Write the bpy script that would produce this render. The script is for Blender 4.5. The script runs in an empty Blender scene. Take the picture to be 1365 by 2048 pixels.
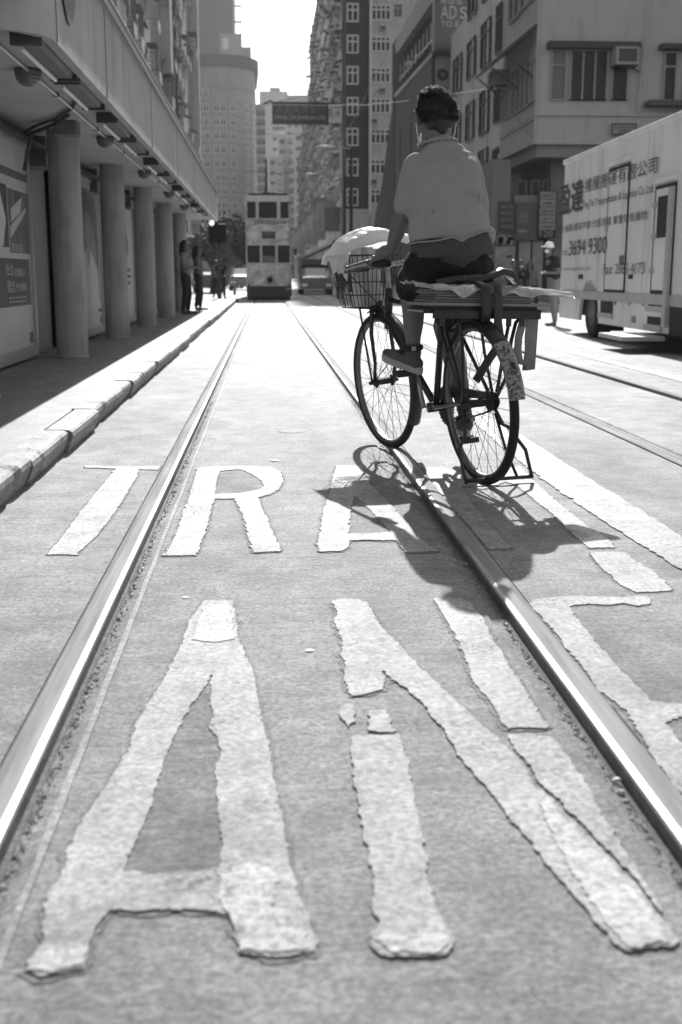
import bpy, bmesh, math, random
from mathutils import Vector, Matrix, noise
from mathutils.geometry import tessellate_polygon
from mathutils.bvhtree import BVHTree
R=math.radians; PI=math.pi
random.seed(7)
SC=bpy.context.scene; COL=SC.collection
# ------------------------------------------------------------ camera
F=2275.6; HC=.883; TH=math.atan(472.5/F); YAW=R(3.69)
cd=bpy.data.cameras.new('camera'); cam=bpy.data.objects.new('camera',cd); COL.objects.link(cam); SC.camera=cam
cd.sensor_fit='VERTICAL'; cd.sensor_height=36; cd.lens=F/2048*36; cd.clip_start=.05; cd.clip_end=3000
cam.location=(0,0,HC); cam.rotation_euler=(PI/2-TH,0,-YAW)
cd.dof.use_dof=True; cd.dof.focus_distance=4.6; cd.dof.aperture_fstop=3.8; cd.dof.aperture_blades=8
# ------------------------------------------------------------ sky and sun
SUN_EL=R(37); SUN_AZ=R(4.6)   # azimuth to the right of +Y
w=bpy.data.worlds.new('World'); SC.world=w; w.use_nodes=True
nt=w.node_tree; bg=nt.nodes['Background']
sky=nt.nodes.new('ShaderNodeTexSky'); sky.sky_type='NISHITA'; sky.sun_disc=False
sky.sun_elevation=SUN_EL; sky.sun_rotation=SUN_AZ; sky.air_density=1.0; sky.dust_density=2.5; sky.ozone_density=1
bw=nt.nodes.new('ShaderNodeRGBToBW'); nt.links.new(sky.outputs[0],bw.inputs[0]); nt.links.new(bw.outputs[0],bg.inputs[0])
bg.inputs[1].default_value=.115
sl=bpy.data.lights.new('sun','SUN'); sl.energy=4.8; sl.angle=R(.53); so=bpy.data.objects.new('sun',sl); COL.objects.link(so)
sdir=Vector((math.sin(SUN_AZ)*math.cos(SUN_EL),math.cos(SUN_AZ)*math.cos(SUN_EL),math.sin(SUN_EL)))
so.rotation_euler=sdir.to_track_quat('Z','Y').to_euler(); so.location=(10,60,60)
SC.view_settings.view_transform='Standard'; SC.view_settings.look='None'; SC.view_settings.gamma=1; SC.view_settings.exposure=.74
SC.cycles.max_bounces=6; SC.cycles.diffuse_bounces=3; SC.cycles.glossy_bounces=3; SC.cycles.transmission_bounces=4
SC.cycles.transparent_max_bounces=8; SC.cycles.volume_bounces=0; SC.cycles.use_denoising=True
# ------------------------------------------------------------ pixel -> place helpers (places read off the photograph)
_ct,_st=math.cos(TH),math.sin(TH); _cy,_sy=math.cos(YAW),math.sin(YAW)
FW=Vector((_sy*_ct,_cy*_ct,-_st)); RT=Vector((_cy,-_sy,0)); UP=RT.cross(FW); CP=Vector((0,0,HC))
def ray(x,y): return FW*F+RT*(x-682.5)+UP*(1024-y)
def G(x,y,z=0.):
    d=ray(x,y); return CP+d*((z-HC)/d.z)
def QY(x,y,Y):
    d=ray(x,y); return CP+d*(Y/d.y)
def QX(x,y,X):
    d=ray(x,y); return CP+d*(X/d.x)
def QP(x,y,o,n):
    d=ray(x,y); return CP+d*((Vector(o)-CP).dot(n)/d.dot(n))
# ------------------------------------------------------------ materials (the photograph is black and white: greys only)
MATS={}
def M(name,g,r=.7,var=.12,scale=4.,bump=0.,bscale=60.,metal=0.,spec=.5,stretch=(1,1,1),grime=0.,trans=0.,emit=0.):
    if name in MATS: return MATS[name]
    m=bpy.data.materials.new(name); m.use_nodes=True; n=m.node_tree; N=n.nodes; L=n.links; b=N['Principled BSDF']
    b.inputs['Roughness'].default_value=r; b.inputs['Metallic'].default_value=metal; b.inputs['Specular IOR Level'].default_value=spec
    tc=N.new('ShaderNodeTexCoord'); mp=N.new('ShaderNodeMapping'); mp.inputs['Scale'].default_value=stretch; L.new(tc.outputs['Object'],mp.inputs[0])
    ns=N.new('ShaderNodeTexNoise'); ns.inputs['Scale'].default_value=scale; ns.inputs['Detail'].default_value=6; ns.inputs['Roughness'].default_value=.6
    L.new(mp.outputs[0],ns.inputs[0])
    mr=N.new('ShaderNodeMapRange'); mr.inputs['From Min'].default_value=.3; mr.inputs['From Max'].default_value=.7
    mr.inputs['To Min'].default_value=g*(1-var); mr.inputs['To Max'].default_value=g*(1+var); L.new(ns.outputs[0],mr.inputs[0])
    out=mr.outputs[0]
    if grime:
        g2=N.new('ShaderNodeTexNoise'); g2.inputs['Scale'].default_value=scale*2.7; g2.inputs['Detail'].default_value=8
        m2=N.new('ShaderNodeMapping'); m2.inputs['Scale'].default_value=(1.6,1.6,.35); L.new(tc.outputs['Object'],m2.inputs[0]); L.new(m2.outputs[0],g2.inputs[0])
        r2=N.new('ShaderNodeMapRange'); r2.inputs['From Min'].default_value=.52; r2.inputs['From Max'].default_value=.72; r2.inputs['To Min'].default_value=1; r2.inputs['To Max'].default_value=1-grime
        L.new(g2.outputs[0],r2.inputs[0]); mu=N.new('ShaderNodeMath'); mu.operation='MULTIPLY'; L.new(out,mu.inputs[0]); L.new(r2.outputs[0],mu.inputs[1]); out=mu.outputs[0]
    L.new(out,b.inputs['Base Color'])
    if bump:
        b2=N.new('ShaderNodeTexNoise'); b2.inputs['Scale'].default_value=bscale; b2.inputs['Detail'].default_value=5; L.new(mp.outputs[0],b2.inputs[0])
        bp=N.new('ShaderNodeBump'); bp.inputs['Strength'].default_value=bump; bp.inputs['Distance'].default_value=.01; L.new(b2.outputs[0],bp.inputs['Height']); L.new(bp.outputs[0],b.inputs['Normal'])
    if trans: b.inputs['Transmission Weight'].default_value=trans
    if emit:
        b.inputs['Emission Color'].default_value=(1,1,1,1); b.inputs['Emission Strength'].default_value=emit
    MATS[name]=m; return m
def road_mat(name,g,r,streak=1.,bump=.5,patches=.25,crack=0.):
    """worn brushed concrete: streaks across the road, grit, stains"""
    m=bpy.data.materials.new(name); m.use_nodes=True; n=m.node_tree; N=n.nodes; L=n.links; b=N['Principled BSDF']
    b.inputs['Specular IOR Level'].default_value=.5
    tc=N.new('ShaderNodeTexCoord')
    def nz(sc,st=(1,1,1),det=6,ro=.6):
        mp=N.new('ShaderNodeMapping'); mp.inputs['Scale'].default_value=st; L.new(tc.outputs['Object'],mp.inputs[0])
        t=N.new('ShaderNodeTexNoise'); t.inputs['Scale'].default_value=sc; t.inputs['Detail'].default_value=det; t.inputs['Roughness'].default_value=ro
        L.new(mp.outputs[0],t.inputs[0]); return t.outputs[0]
    def rng(s,a,c,lo,hi):
        q=N.new('ShaderNodeMapRange'); q.inputs['From Min'].default_value=a; q.inputs['From Max'].default_value=c; q.inputs['To Min'].default_value=lo; q.inputs['To Max'].default_value=hi
        L.new(s,q.inputs[0]); return q.outputs[0]
    def ma(op,a,c):
        q=N.new('ShaderNodeMath'); q.operation=op
        for i,v in enumerate((a,c)):
            if isinstance(v,(int,float)): q.inputs[i].default_value=v
            else: L.new(v,q.inputs[i])
        return q.outputs[0]
    big=rng(nz(1.1,(1.4,.6,1),8,.7),.38,.64,1-patches,1+patches*.6)
    mid=rng(nz(5.,(1,1,1),9,.75),.38,.63,.76,1.2)
    st=nz(8.,(1,4.5,1),9,.85); fine=nz(70.,(1,1.3,1),6,.85); grit=nz(170.,(1,1,1),4,.8)
    c=ma('MULTIPLY',ma('MULTIPLY',big,mid),g)
    c=ma('MULTIPLY',c,rng(st,.40,.61,1-.36*streak,1+.22*streak))
    c=ma('MULTIPLY',c,rng(fine,.40,.60,.55,1.38))
    c=ma('MULTIPLY',c,rng(nz(3.1,(1,1,1),9,.75),.62,.78,1,.7))
    c=ma('MULTIPLY',c,rng(nz(36.,(1,2.2,1),5,.8),.63,.72,1,.45)); c=ma('MULTIPLY',c,rng(nz(52.,(1,1,1),3,.8),.27,.34,1.5,1))
    c=ma('MULTIPLY',c,rng(nz(1.7,(1,.8,1),7,.7),.56,.66,1,.82))
    wear=rng(nz(14.,(1.6,.7,1),7,.75),.6,.74,1,1.25); c=ma('MULTIPLY',c,wear)
    if crack:
        v=N.new('ShaderNodeTexVoronoi'); v.feature='DISTANCE_TO_EDGE'; v.inputs['Scale'].default_value=crack
        wn=N.new('ShaderNodeTexNoise'); wn.inputs['Scale'].default_value=9; wn.inputs['Detail'].default_value=5; L.new(tc.outputs['Object'],wn.inputs[0])
        mx=N.new('ShaderNodeVectorMath'); mx.operation='MULTIPLY_ADD'; L.new(wn.outputs['Color'],mx.inputs[0]); mx.inputs[1].default_value=(.09,.09,.09); L.new(tc.outputs['Object'],mx.inputs[2]); L.new(mx.outputs[0],v.inputs['Vector'])
        ck=rng(v.outputs['Distance'],.0,.06,.4,1); cm=rng(nz(4.3,(1,1,1),5,.7),.53,.62,0,1)
        ck=ma('SUBTRACT',1,ma('MULTIPLY',ma('SUBTRACT',1,ck),cm)); c=ma('MULTIPLY',c,ck)
        pit=ma('MULTIPLY',rng(nz(55.,(1,1,1),4,.7),.56,.68,1,.55),rng(nz(16.,(1,1,1),6,.75),.54,.66,1,.66)); c=ma('MULTIPLY',c,pit)
    L.new(c,b.inputs['Base Color'])
    L.new(rng(nz(2.2,(1,.6,1),5),.3,.7,r-.02,r+.04),b.inputs['Roughness'])
    h=ma('ADD',ma('MULTIPLY',st,1.2*streak),ma('ADD',ma('MULTIPLY',fine,.8),ma('MULTIPLY',grit,.35)))
    if crack: h=ma('ADD',h,ma('MULTIPLY',ck,1.5))
    bp=N.new('ShaderNodeBump'); bp.inputs['Strength'].default_value=bump; bp.inputs['Distance'].default_value=.011; L.new(h,bp.inputs['Height']); L.new(bp.outputs[0],b.inputs['Normal'])
    return m
# ------------------------------------------------------------ mesh builder
class MB:
    def __init__(s): s.v=[]; s.f=[]; s.m=[]; s.cur=0
    def add(s,vs,fs):
        o=len(s.v); s.v+=[Vector(v) for v in vs]; s.f+=[tuple(i+o for i in f) for f in fs]; s.m+=[s.cur]*len(fs); return s
    def box(s,a,b):
        x0,y0,z0=a; x1,y1,z1=b
        return s.add([(x0,y0,z0),(x1,y0,z0),(x1,y1,z0),(x0,y1,z0),(x0,y0,z1),(x1,y0,z1),(x1,y1,z1),(x0,y1,z1)],
            [(0,3,2,1),(4,5,6,7),(0,1,5,4),(1,2,6,5),(2,3,7,6),(3,0,4,7)])
    def cbox(s,c,d): return s.box([c[i]-d[i]/2 for i in range(3)],[c[i]+d[i]/2 for i in range(3)])
    def tube(s,pts,r,n=8,cap=True,flat=None):
        pts=[Vector(p) for p in pts]; rs=r if isinstance(r,(list,tuple)) else [r]*len(pts)
        rings=[]; prev=None
        for i,p in enumerate(pts):
            t=(pts[min(i+1,len(pts)-1)]-pts[max(i-1,0)])
            if t.length<1e-9: t=Vector((0,0,1))
            t.normalize()
            if prev is None:
                a=Vector((0,0,1)) if abs(t.z)<.9 else Vector((1,0,0))
                if flat is not None: a=Vector(flat)
                u=(a-t*a.dot(t)).normalized()
            else: u=(prev-t*prev.dot(t)).normalized()
            prev=u; v=t.cross(u); k=rs[i]; ku,kv=(k if isinstance(k,tuple) else (k,k))
            rings.append([p+u*math.cos(2*PI*j/n)*ku+v*math.sin(2*PI*j/n)*kv for j in range(n)])
        vs=[q for rg in rings for q in rg]; fs=[]
        for i in range(len(pts)-1):
            for j in range(n): fs.append((i*n+j,i*n+(j+1)%n,(i+1)*n+(j+1)%n,(i+1)*n+j))
        if cap: fs.append(tuple(range(n-1,-1,-1))); fs.append(tuple((len(pts)-1)*n+j for j in range(n)))
        return s.add(vs,fs)
    def lathe(s,prof,c=(0,0,0),ax=(0,0,1),n=24,a0=0.,a1=2*PI,closed=False):
        ax=Vector(ax).normalized(); a=Vector((1,0,0)) if abs(ax.x)<.9 else Vector((0,0,1)); u=(a-ax*a.dot(ax)).normalized(); v=ax.cross(u); c=Vector(c)
        full=abs(a1-a0-2*PI)<1e-6; k=n if full else n+1; vs=[]
        for j in range(k):
            t=a0+(a1-a0)*j/n
            for (r,h) in prof: vs.append(c+(u*math.cos(t)+v*math.sin(t))*r+ax*h)
        p=len(prof); fs=[]
        for j in range(n):
            j2=(j+1)%k
            for i in range(p if closed else p-1): i2=(i+1)%p; fs.append((j*p+i,j2*p+i,j2*p+i2,j*p+i2))
        return s.add(vs,fs)
    def sph(s,c,r,n=12,m=8,sc=(1,1,1)):
        vs=[]; fs=[]
        for i in range(m+1):
            for j in range(n):
                a=PI*i/m; b=2*PI*j/n; vs.append((c[0]+r*sc[0]*math.sin(a)*math.cos(b),c[1]+r*sc[1]*math.sin(a)*math.sin(b),c[2]+r*sc[2]*math.cos(a)))
        for i in range(m):
            for j in range(n): fs.append((i*n+j,(i+1)*n+j,(i+1)*n+(j+1)%n,i*n+(j+1)%n))
        return s.add(vs,fs)
    def poly(s,pts,holes=(),th=None):
        """flat polygon (with holes), thickened by vector th"""
        loops=[[Vector(p) for p in pts]]+[[Vector(p) for p in h] for h in holes]
        tris=tessellate_polygon(loops); flat=[p for l in loops for p in l]
        n=len(flat)
        if th is None: return s.add(flat,[tuple(t) for t in tris])
        th=Vector(th); vs=flat+[p+th for p in flat]; fs=[tuple(reversed(t)) for t in tris]+[tuple(i+n for i in t) for t in tris]; o=0
        for l in loops:
            k=len(l)
            for i in range(k): fs.append((o+i,o+(i+1)%k,o+(i+1)%k+n,o+i+n))
            o+=k
        return s.add(vs,fs)
    def grid(s,fn,nu,nv,closeu=False):
        vs=[fn(i/nu,j/nv) for j in range(nv+1) for i in range(nu+(0 if closeu else 1))]; k=nu if closeu else nu+1; fs=[]
        for j in range(nv):
            for i in range(nu): i2=(i+1)%k; fs.append((j*k+i,j*k+i2,(j+1)*k+i2,(j+1)*k+i))
        return s.add(vs,fs)
    def mesh(s,name,mats,off=None,smooth=False):
        me=bpy.data.meshes.new(name); vs=[tuple(v-off) for v in s.v] if off is not None else [tuple(v) for v in s.v]
        me.from_pydata(vs,[],s.f)
        for m in (mats if isinstance(mats,(list,tuple)) else [mats]): me.materials.append(m)
        if any(s.m): me.polygons.foreach_set('material_index',s.m)
        bm=bmesh.new(); bm.from_mesh(me); bmesh.ops.recalc_face_normals(bm,faces=bm.faces); bm.to_mesh(me); bm.free()
        if smooth: me.polygons.foreach_set('use_smooth',[True]*len(me.polygons))
        me.update(); return me
ROOT={}   # object name -> root location used when authoring in world coordinates
def tag(o,label=None,cat=None,group=None,kind=None):
    if label: o['label']=label
    if cat: o['category']=cat
    if group: o['group']=group
    if kind: o['kind']=kind
    return o
def thing(name,label,cat,loc=(0,0,0),group=None,kind=None,mat=None):
    o=bpy.data.objects.new(name,None); COL.objects.link(o); o.empty_display_size=.2
    if mat is not None: o.matrix_world=mat; ROOT[o.name]=None
    else: o.location=loc; ROOT[o.name]=Vector(loc)
    return tag(o,label,cat,group,kind)
def part(name,mb,mats,parent=None,smooth=False,label=None,bevel=0):
    off=ROOT.get(parent.name) if parent is not None else None
    me=mb.mesh(name,mats,off,smooth) if isinstance(mb,MB) else mb
    o=bpy.data.objects.new(name,me); COL.objects.link(o)
    if parent is not None: o.parent=parent; ROOT[o.name]=ROOT.get(parent.name)
    if label: o['label']=label
    if bevel:
        bv=o.modifiers.new('bevel','BEVEL'); bv.width=bevel; bv.segments=2; bv.limit_method='ANGLE'
    return o
def single(name,mb,mats,label,cat,group=None,kind=None,smooth=False,bevel=0):
    c=sum(mb.v,Vector())/max(1,len(mb.v)); c.z=min(v.z for v in mb.v)
    me=mb.mesh(name,mats,c,smooth); o=bpy.data.objects.new(name,me); COL.objects.link(o); o.location=c
    if bevel:
        bv=o.modifiers.new('bevel','BEVEL'); bv.width=bevel; bv.segments=2; bv.limit_method='ANGLE'
    return tag(o,label,cat,group,kind)
def struct(name,mb,mats,label=None,smooth=False): return tag(part(name,mb,mats,None,smooth),label,None,None,'structure')
def inst(name,me,parent,loc,rz=0,sc=(1,1,1)):
    """a part sharing mesh data, authored in world coordinates"""
    o=bpy.data.objects.new(name,me); COL.objects.link(o); o.parent=parent; r=ROOT.get(parent.name)
    o.location=Vector(loc)-(r if r else Vector()); o.rotation_euler=(0,0,rz); o.scale=sc; return o
def textmb(s,o,xd,zd,w,h,th=.004,mb=None):
    """lettering fitted into a w x h box whose lower left corner is o"""
    cu=bpy.data.curves.new('t','FONT'); cu.body=s; cu.resolution_u=3; cu.extrude=.0
    ob=bpy.data.objects.new('t',cu); COL.objects.link(ob); dg=bpy.context.evaluated_depsgraph_get(); dg.update()
    me=bpy.data.meshes.new_from_object(ob.evaluated_get(dg)); bpy.data.objects.remove(ob)
    xs=[v.co.x for v in me.vertices]; ys=[v.co.y for v in me.vertices]; mb=mb or MB()
    if not xs: return mb
    x0,x1,y0,y1=min(xs),max(xs),min(ys),max(ys); xd=Vector(xd).normalized(); zd=Vector(zd).normalized(); n=xd.cross(zd); o=Vector(o)
    vs=[o+xd*((v.co.x-x0)/(x1-x0)*w)+zd*((v.co.y-y0)/(y1-y0)*h)+n*th for v in me.vertices]
    mb.add(vs,[tuple(p.vertices) for p in me.polygons]); bpy.data.meshes.remove(me); return mb
def evalmesh(o):
    dg=bpy.context.evaluated_depsgraph_get(); dg.update(); me=bpy.data.meshes.new_from_object(o.evaluated_get(dg)); return me
def blob(name,chains,mats,parent=None,voxel=.012,smooth=4,fold=None,extra=None,label=None):
    """one continuous surface grown over tapering limbs: chains of (point, radius)"""
    mb=extra or MB()
    for ch in chains:
        pts=[Vector(c[0]) for c in ch]; rs=[c[1] for c in ch]; fl=ch[0][2] if len(ch[0])>2 else None
        P=[];Q=[]
        for i in range(len(pts)-1):     # resample smoothly
            for k in range(4):
                t=k/4; P.append(pts[i].lerp(pts[i+1],t)); a,b=rs[i],rs[i+1]; tt=t*t*(3-2*t)
                if not isinstance(a,tuple): a=(a,a)
                if not isinstance(b,tuple): b=(b,b)
                Q.append((a[0]+(b[0]-a[0])*tt,a[1]+(b[1]-a[1])*tt))
        P.append(pts[-1]); Q.append(rs[-1] if isinstance(rs[-1],tuple) else (rs[-1],)*2)
        mb.tube(P,Q,14,True,fl)
        for e in (0,-1):
            r=min(Q[e]); mb.sph(P[e],r*.98,12,8)
    o=bpy.data.objects.new(name,mb.mesh(name,mats,None)); COL.objects.link(o)
    rm=o.modifiers.new('r','REMESH'); rm.mode='VOXEL'; rm.voxel_size=voxel; rm.use_smooth_shade=True
    sm=o.modifiers.new('s','SMOOTH'); sm.factor=.5; sm.iterations=smooth
    me=evalmesh(o); bpy.data.objects.remove(o); me.name=name
    if fold:
        for v in me.vertices: v.co=v.co+v.normal*fold(v.co)
    off=ROOT.get(parent.name) if parent is not None else None
    if off is not None: me.transform(Matrix.Translation(-off))
    me.polygons.foreach_set('use_smooth',[True]*len(me.polygons)); me.update()
    if not me.materials:
        me.materials.append(mats if not isinstance(mats,(list,tuple)) else mats[0])
    o=bpy.data.objects.new(name,me); COL.objects.link(o)
    if parent is not None: o.parent=parent; ROOT[o.name]=ROOT.get(parent.name)
    if label: o['label']=label
    return o
# ============================================================ GROUND
road=road_mat('brushed_concrete',.33,.68,.6,.9,.3)
asph=road_mat('asphalt',.23,.52,.6,.9,.22)
pave=road_mat('pavement_concrete',.2,.6,.2,.4,.2)
kerbm=road_mat('kerb_stone',.30,.62,.1,.5,.2,5.)
paint=road_mat('thermoplastic_paint',.31,.6,.15,.45,.10,42.)
gutter=road_mat('rail_gutter_grit',.22,.8,.2,1.,.35)
def rail_mat():
    m=M('worn_rail_steel',.24,.7,.35,30,.05,160,.0,spec=.08,stretch=(1,.05,1)); return m
railm=rail_mat(); raild=M('rail_side_rust',.13,.6,.3,20,.4,120,.3)
stripm=road_mat('rail_edge_mortar',.27,.7,.6,.4,.15)
RAILS=[(-.462,1),(.672,-1),(1.985,1),(3.06,-1)]   # centre of the head, side of the gauge (flangeway)
HW=.034
# cross section of the road sheet
xs=[(-1.06,0)]
for (xc,sd) in RAILS:
    if sd>0: a=[(xc-HW-.006,0),(xc-HW-.004,-.024),(xc+HW+.008,-.024),(xc+HW+.015,-.020),(xc+HW+.055,-.010),(xc+HW+.062,-.001)]
    else: a=[(xc-HW-.062,-.001),(xc-HW-.055,-.010),(xc-HW-.015,-.020),(xc-HW-.008,-.024),(xc+HW+.004,-.024),(xc+HW+.006,0)]
    xs+=a
xs+=[(3.9,0),(9.5,0.0)]
ys=[-4,0,3,6,10,16,25,39,60,100,170,300,600]
mb=MB(); vs=[(x,y,z) for y in ys for (x,z) in xs]; k=len(xs); fs=[]
for j in range(len(ys)-1):
    for i in range(k-1): fs.append((j*k+i,j*k+i+1,(j+1)*k+i+1,(j+1)*k+i))
mb.add(vs,fs)
# gutter material on channel floors
for j in range(len(ys)-1):
    for i in range(k-1):
        if xs[i][1]<-.01 and xs[i+1][1]<-.01: mb.m[j*(k-1)+i]=1
# wings of the same ground sheet out to the horizon
o=len(mb.v)
mb.add([(-300,-4,-.02),(-2.6,-4,-.02),(-2.6,39.2,-.02),(-1.06,39.2,-.02),(-1.06,600,-.02),(-300,600,-.02)],[(0,1,2,3,4,5)])
mb.add([(9.5,-4,0),(300,-4,0),(300,600,0),(9.5,600,0)],[(0,1,2,3)])
struct('road',mb,[road,gutter],'pale brushed concrete carriageway with sunken grooves beside the rails')
# mortar strip beside the flangeways (pale line)
for (xc,sd) in RAILS[:1]:
    mb=MB(); x0=xc+sd*(HW+.060); x1=xc+sd*(HW+.073)
    n=200
    def fn(u,v,x0=x0,x1=x1):
        y=-1+61*v**1.6; return (x0+(x1-x0)*u+.004*noise.noise(Vector((x0,y*5,u))),y,.0035+.001*noise.noise(Vector((x0,y*9,u))))
    mb.grid(fn,1,n); struct('mortar_strip',mb,stripm)
nm=['left rail of the near track, worn bright','right rail of the near track, crossed by the bicycle front wheel','left rail of the far track','right rail of the far track, nearest the truck']
for q,(xc,sd) in enumerate(RAILS):
    mb=MB(); prof=[(-HW,-.045),(-HW,.004),(-HW+.006,.0085),(-.012,.0125),(.012,.0125),(.019,.0118),(HW-.003,.0095),(HW,.004),(HW,-.045)]
    if sd<0: prof=[(-p[0],p[1]) for p in reversed(prof)]
    yy=[-1.5,2,6,12,20,39,70,140,260]; vs=[(xc+p[0],y,p[1]) for y in yy for p in prof]; k=len(prof); fs=[]
    for j in range(len(yy)-1):
        for i in range(k-1): fs.append((j*k+i,j*k+i+1,(j+1)*k+i+1,(j+1)*k+i))
    mb.add(vs,fs)
    for j in range(len(yy)-1):
        for i in (0,k-2): mb.m[j*(k-1)+i]=1
        if q<2:
            for i in ((5,) if sd>0 else (2,)): mb.m[j*(k-1)+i]=2

    struct('tram_rail',mb,[railm,raild,M('polished_gauge_corner',.28,.5,.45,9,.05,300,1.,stretch=(6,.5,1))],nm[q])
# tram stop platform (pavement)
mb=MB()
n=60
mb.box((-7.5,-4,-.02),(-1.135,39,.118)); struct('pavement',mb,pave,'grey concrete tram stop platform under the canopy')
mb=MB(); mb.box((9.5,-4,0.004),(60,41,.004+.1)); mb.box((9.3,41,.004),(60,130,.12))
struct('far_pavement',mb,pave)
# kerb stones
y=-2.5; kk=thing('kerb','row of chipped concrete kerb stones edging the tram stop platform','kerb',(-1.06,4,0),kind='structure')
i=0
while y<39:
    L=.92 if y<12 else 2.7
    mb=MB(); dx=random.uniform(-.012,.012); dz=random.uniform(-.006,.006); tw=random.uniform(-.01,.01)
    if 6.45<y<7.5: dx-=.015
    nseg=26 if y<12 else 10
    def fn(u,v,y=y,L=L,dx=dx,dz=dz,tw=tw):
        prof=[(-1.137,.0),(-1.137,.115),(-1.128,.126),(-1.03,.126),(-1.008,.123),(-.995,.112),(-.992,.09),(-1.035,-.02)]
        px,pz=prof[int(round(u*7))]; yy=y+.006+(L-.012)*v
        nn=noise.noise(Vector((px*20,yy*7,pz*20)))
        ch=max(0,noise.noise(Vector((3.1,yy*6,1)))-.22)*(.09 if 3<=int(round(u*7))<=6 else 0)
        if yy>7.2: ch*=1.4
        return (px+dx+tw*v-ch+.003*nn,yy,pz+dz-ch*.7+.002*nn)
    mb.grid(fn,7,nseg)
    nv=len(mb.v); mb.add([fn(a/7,0) for a in range(8)],[tuple(range(8))]); mb.add([fn(a/7,1) for a in range(8)],[tuple(range(8))])
    part('kerb_stone',mb,kerbm,kk); y+=L; i+=1
dirt=road_mat('dirty_concrete',.29,.7,.9,.9,.3)
# ------------------------------------------------------------ painted words, traced on the road surface
def jag(pts,amp,seed,step=.005,grow=0.):
    out=[]; A=sum(Vector(pts[i]).x*Vector(pts[(i+1)%len(pts)]).y-Vector(pts[(i+1)%len(pts)]).x*Vector(pts[i]).y for i in range(len(pts))); gs=-1 if A>0 else 1; n=len(pts)
    for i in range(n):
        a=Vector(pts[i]); b=Vector(pts[(i+1)%n]); d=b-a; L=d.length; k=max(1,int(L/step)); nr=Vector((-d.y,d.x,0)).normalized() if L>1e-6 else Vector()
        for j in range(k):
            p=a+d*(j/k); q=.8*noise.noise(Vector((p.x*26+seed,p.y*26,0)))+.8*noise.noise(Vector((p.x*85,p.y*85+seed,3)))+.6*noise.noise(Vector((p.x*210,p.y*210+seed,7)))
            out.append(p+nr*(q*amp*1.5+gs*grow))
    return out
def letter(name,label,outline,holes=(),amp=.006,seed=0.,z=.0,extra=(),th=.0038,kind='structure'):
    mb=MB()
    for ol,hs in [(outline,holes)]+[(e,()) for e in extra]:
        o=jag([G(x,y,z) for x,y in ol],amp,seed); h=[jag([G(x,y,z) for x,y in hh],amp,seed+5) for hh in hs]
        mb.poly(o,h,(0,0,th))
    hb=MB(); hb.poly(jag([G(x,y,.0006) for x,y in outline],.006,seed+50,.012,.008)); struct('dirt_stain',hb,dirt)
    return struct(name,mb,paint,label)
LT='worn white painted letter '
letter('painted_letter',LT+'T of the word TRAM, left of the near rail',[(168,932),(245,934),(320,933),(319,941),(279,940),(274,955),(262,975),(252,992),(236,1018),(215,1048),(192,1074),(170,1095),(162,1103),(155,1112),(120,1111),(92,1111),(104,1099),(120,1080),(142,1050),(165,1020),(205,970),(232,939),(200,937),(170,937)],seed=1)
letter('painted_letter',LT+'R of the word TRAM, between the rails',[(396,938),(430,933),(500,933),(545,936),(562,945),(568,962),(560,978),(545,988),(517,996),(522,1010),(532,1032),(545,1062),(555,1082),(563,1104),(535,1105),(507,1107),(500,1085),(493,1060),(487,1035),(478,1015),(471,998),(430,999),(424,1012),(419,1040),(412,1065),(402,1088),(398,1102),(393,1112),(325,1113),(345,1087),(356,1060),(365,1030),(376,1000),(385,972)],
  [[(440,944),(462,941),(485,941),(505,950),(522,962),(530,970),(520,980),(480,988),(432,989),(433,968)]],seed=2)
letter('painted_letter',LT+'A of the word TRAM, under the rider shadow',[(672,932),(713,932),(722,942),(745,972),(784,1014),(812,1044),(838,1074),(858,1092),(880,1103),(850,1105),(811,1107),(802,1094),(795,1083),(740,1081),(700,1082),(697,1096),(688,1103),(660,1104),(639,1104),(636,1090),(641,1060),(647,1025),(656,995),(664,965)],
  [[(710,994),(728,1008),(751,1032),(768,1050),(784,1066),(740,1069),(699,1068),(700,1040),(703,1015)]],seed=3)
letter('painted_letter',LT+'M of the word TRAM, under the rear wheel',[(844,935),(893,937),(926,946),(975,955),(1012,940),(1040,932),(1068,962),(1106,997),(1166,1046),(1200,1068),(1220,1083),(1229,1097),(1177,1098),(1163,1085),(1144,1068),(1120,1046),(1100,1025),(1066,999),(1035,973),(1010,964),(986,976),(965,980),(947,977),(926,973),(934,992),(950,1014),(969,1038),(985,1056),(1002,1074),(1024,1098),(980,1101),(969,1090),(950,1068),(926,1041),(910,1022),(893,1003),(870,974),(852,948)],seed=4,amp=.005)
letter('painted_dash','worn white painted blob beside the lane line',[(1179,1107),(1215,1105),(1253,1107),(1267,1120),(1290,1134),(1313,1150),(1332,1166),(1346,1182),(1310,1186),(1275,1187),(1256,1180),(1237,1169),(1219,1152),(1199,1134),(1188,1120)],seed=5)
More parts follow.
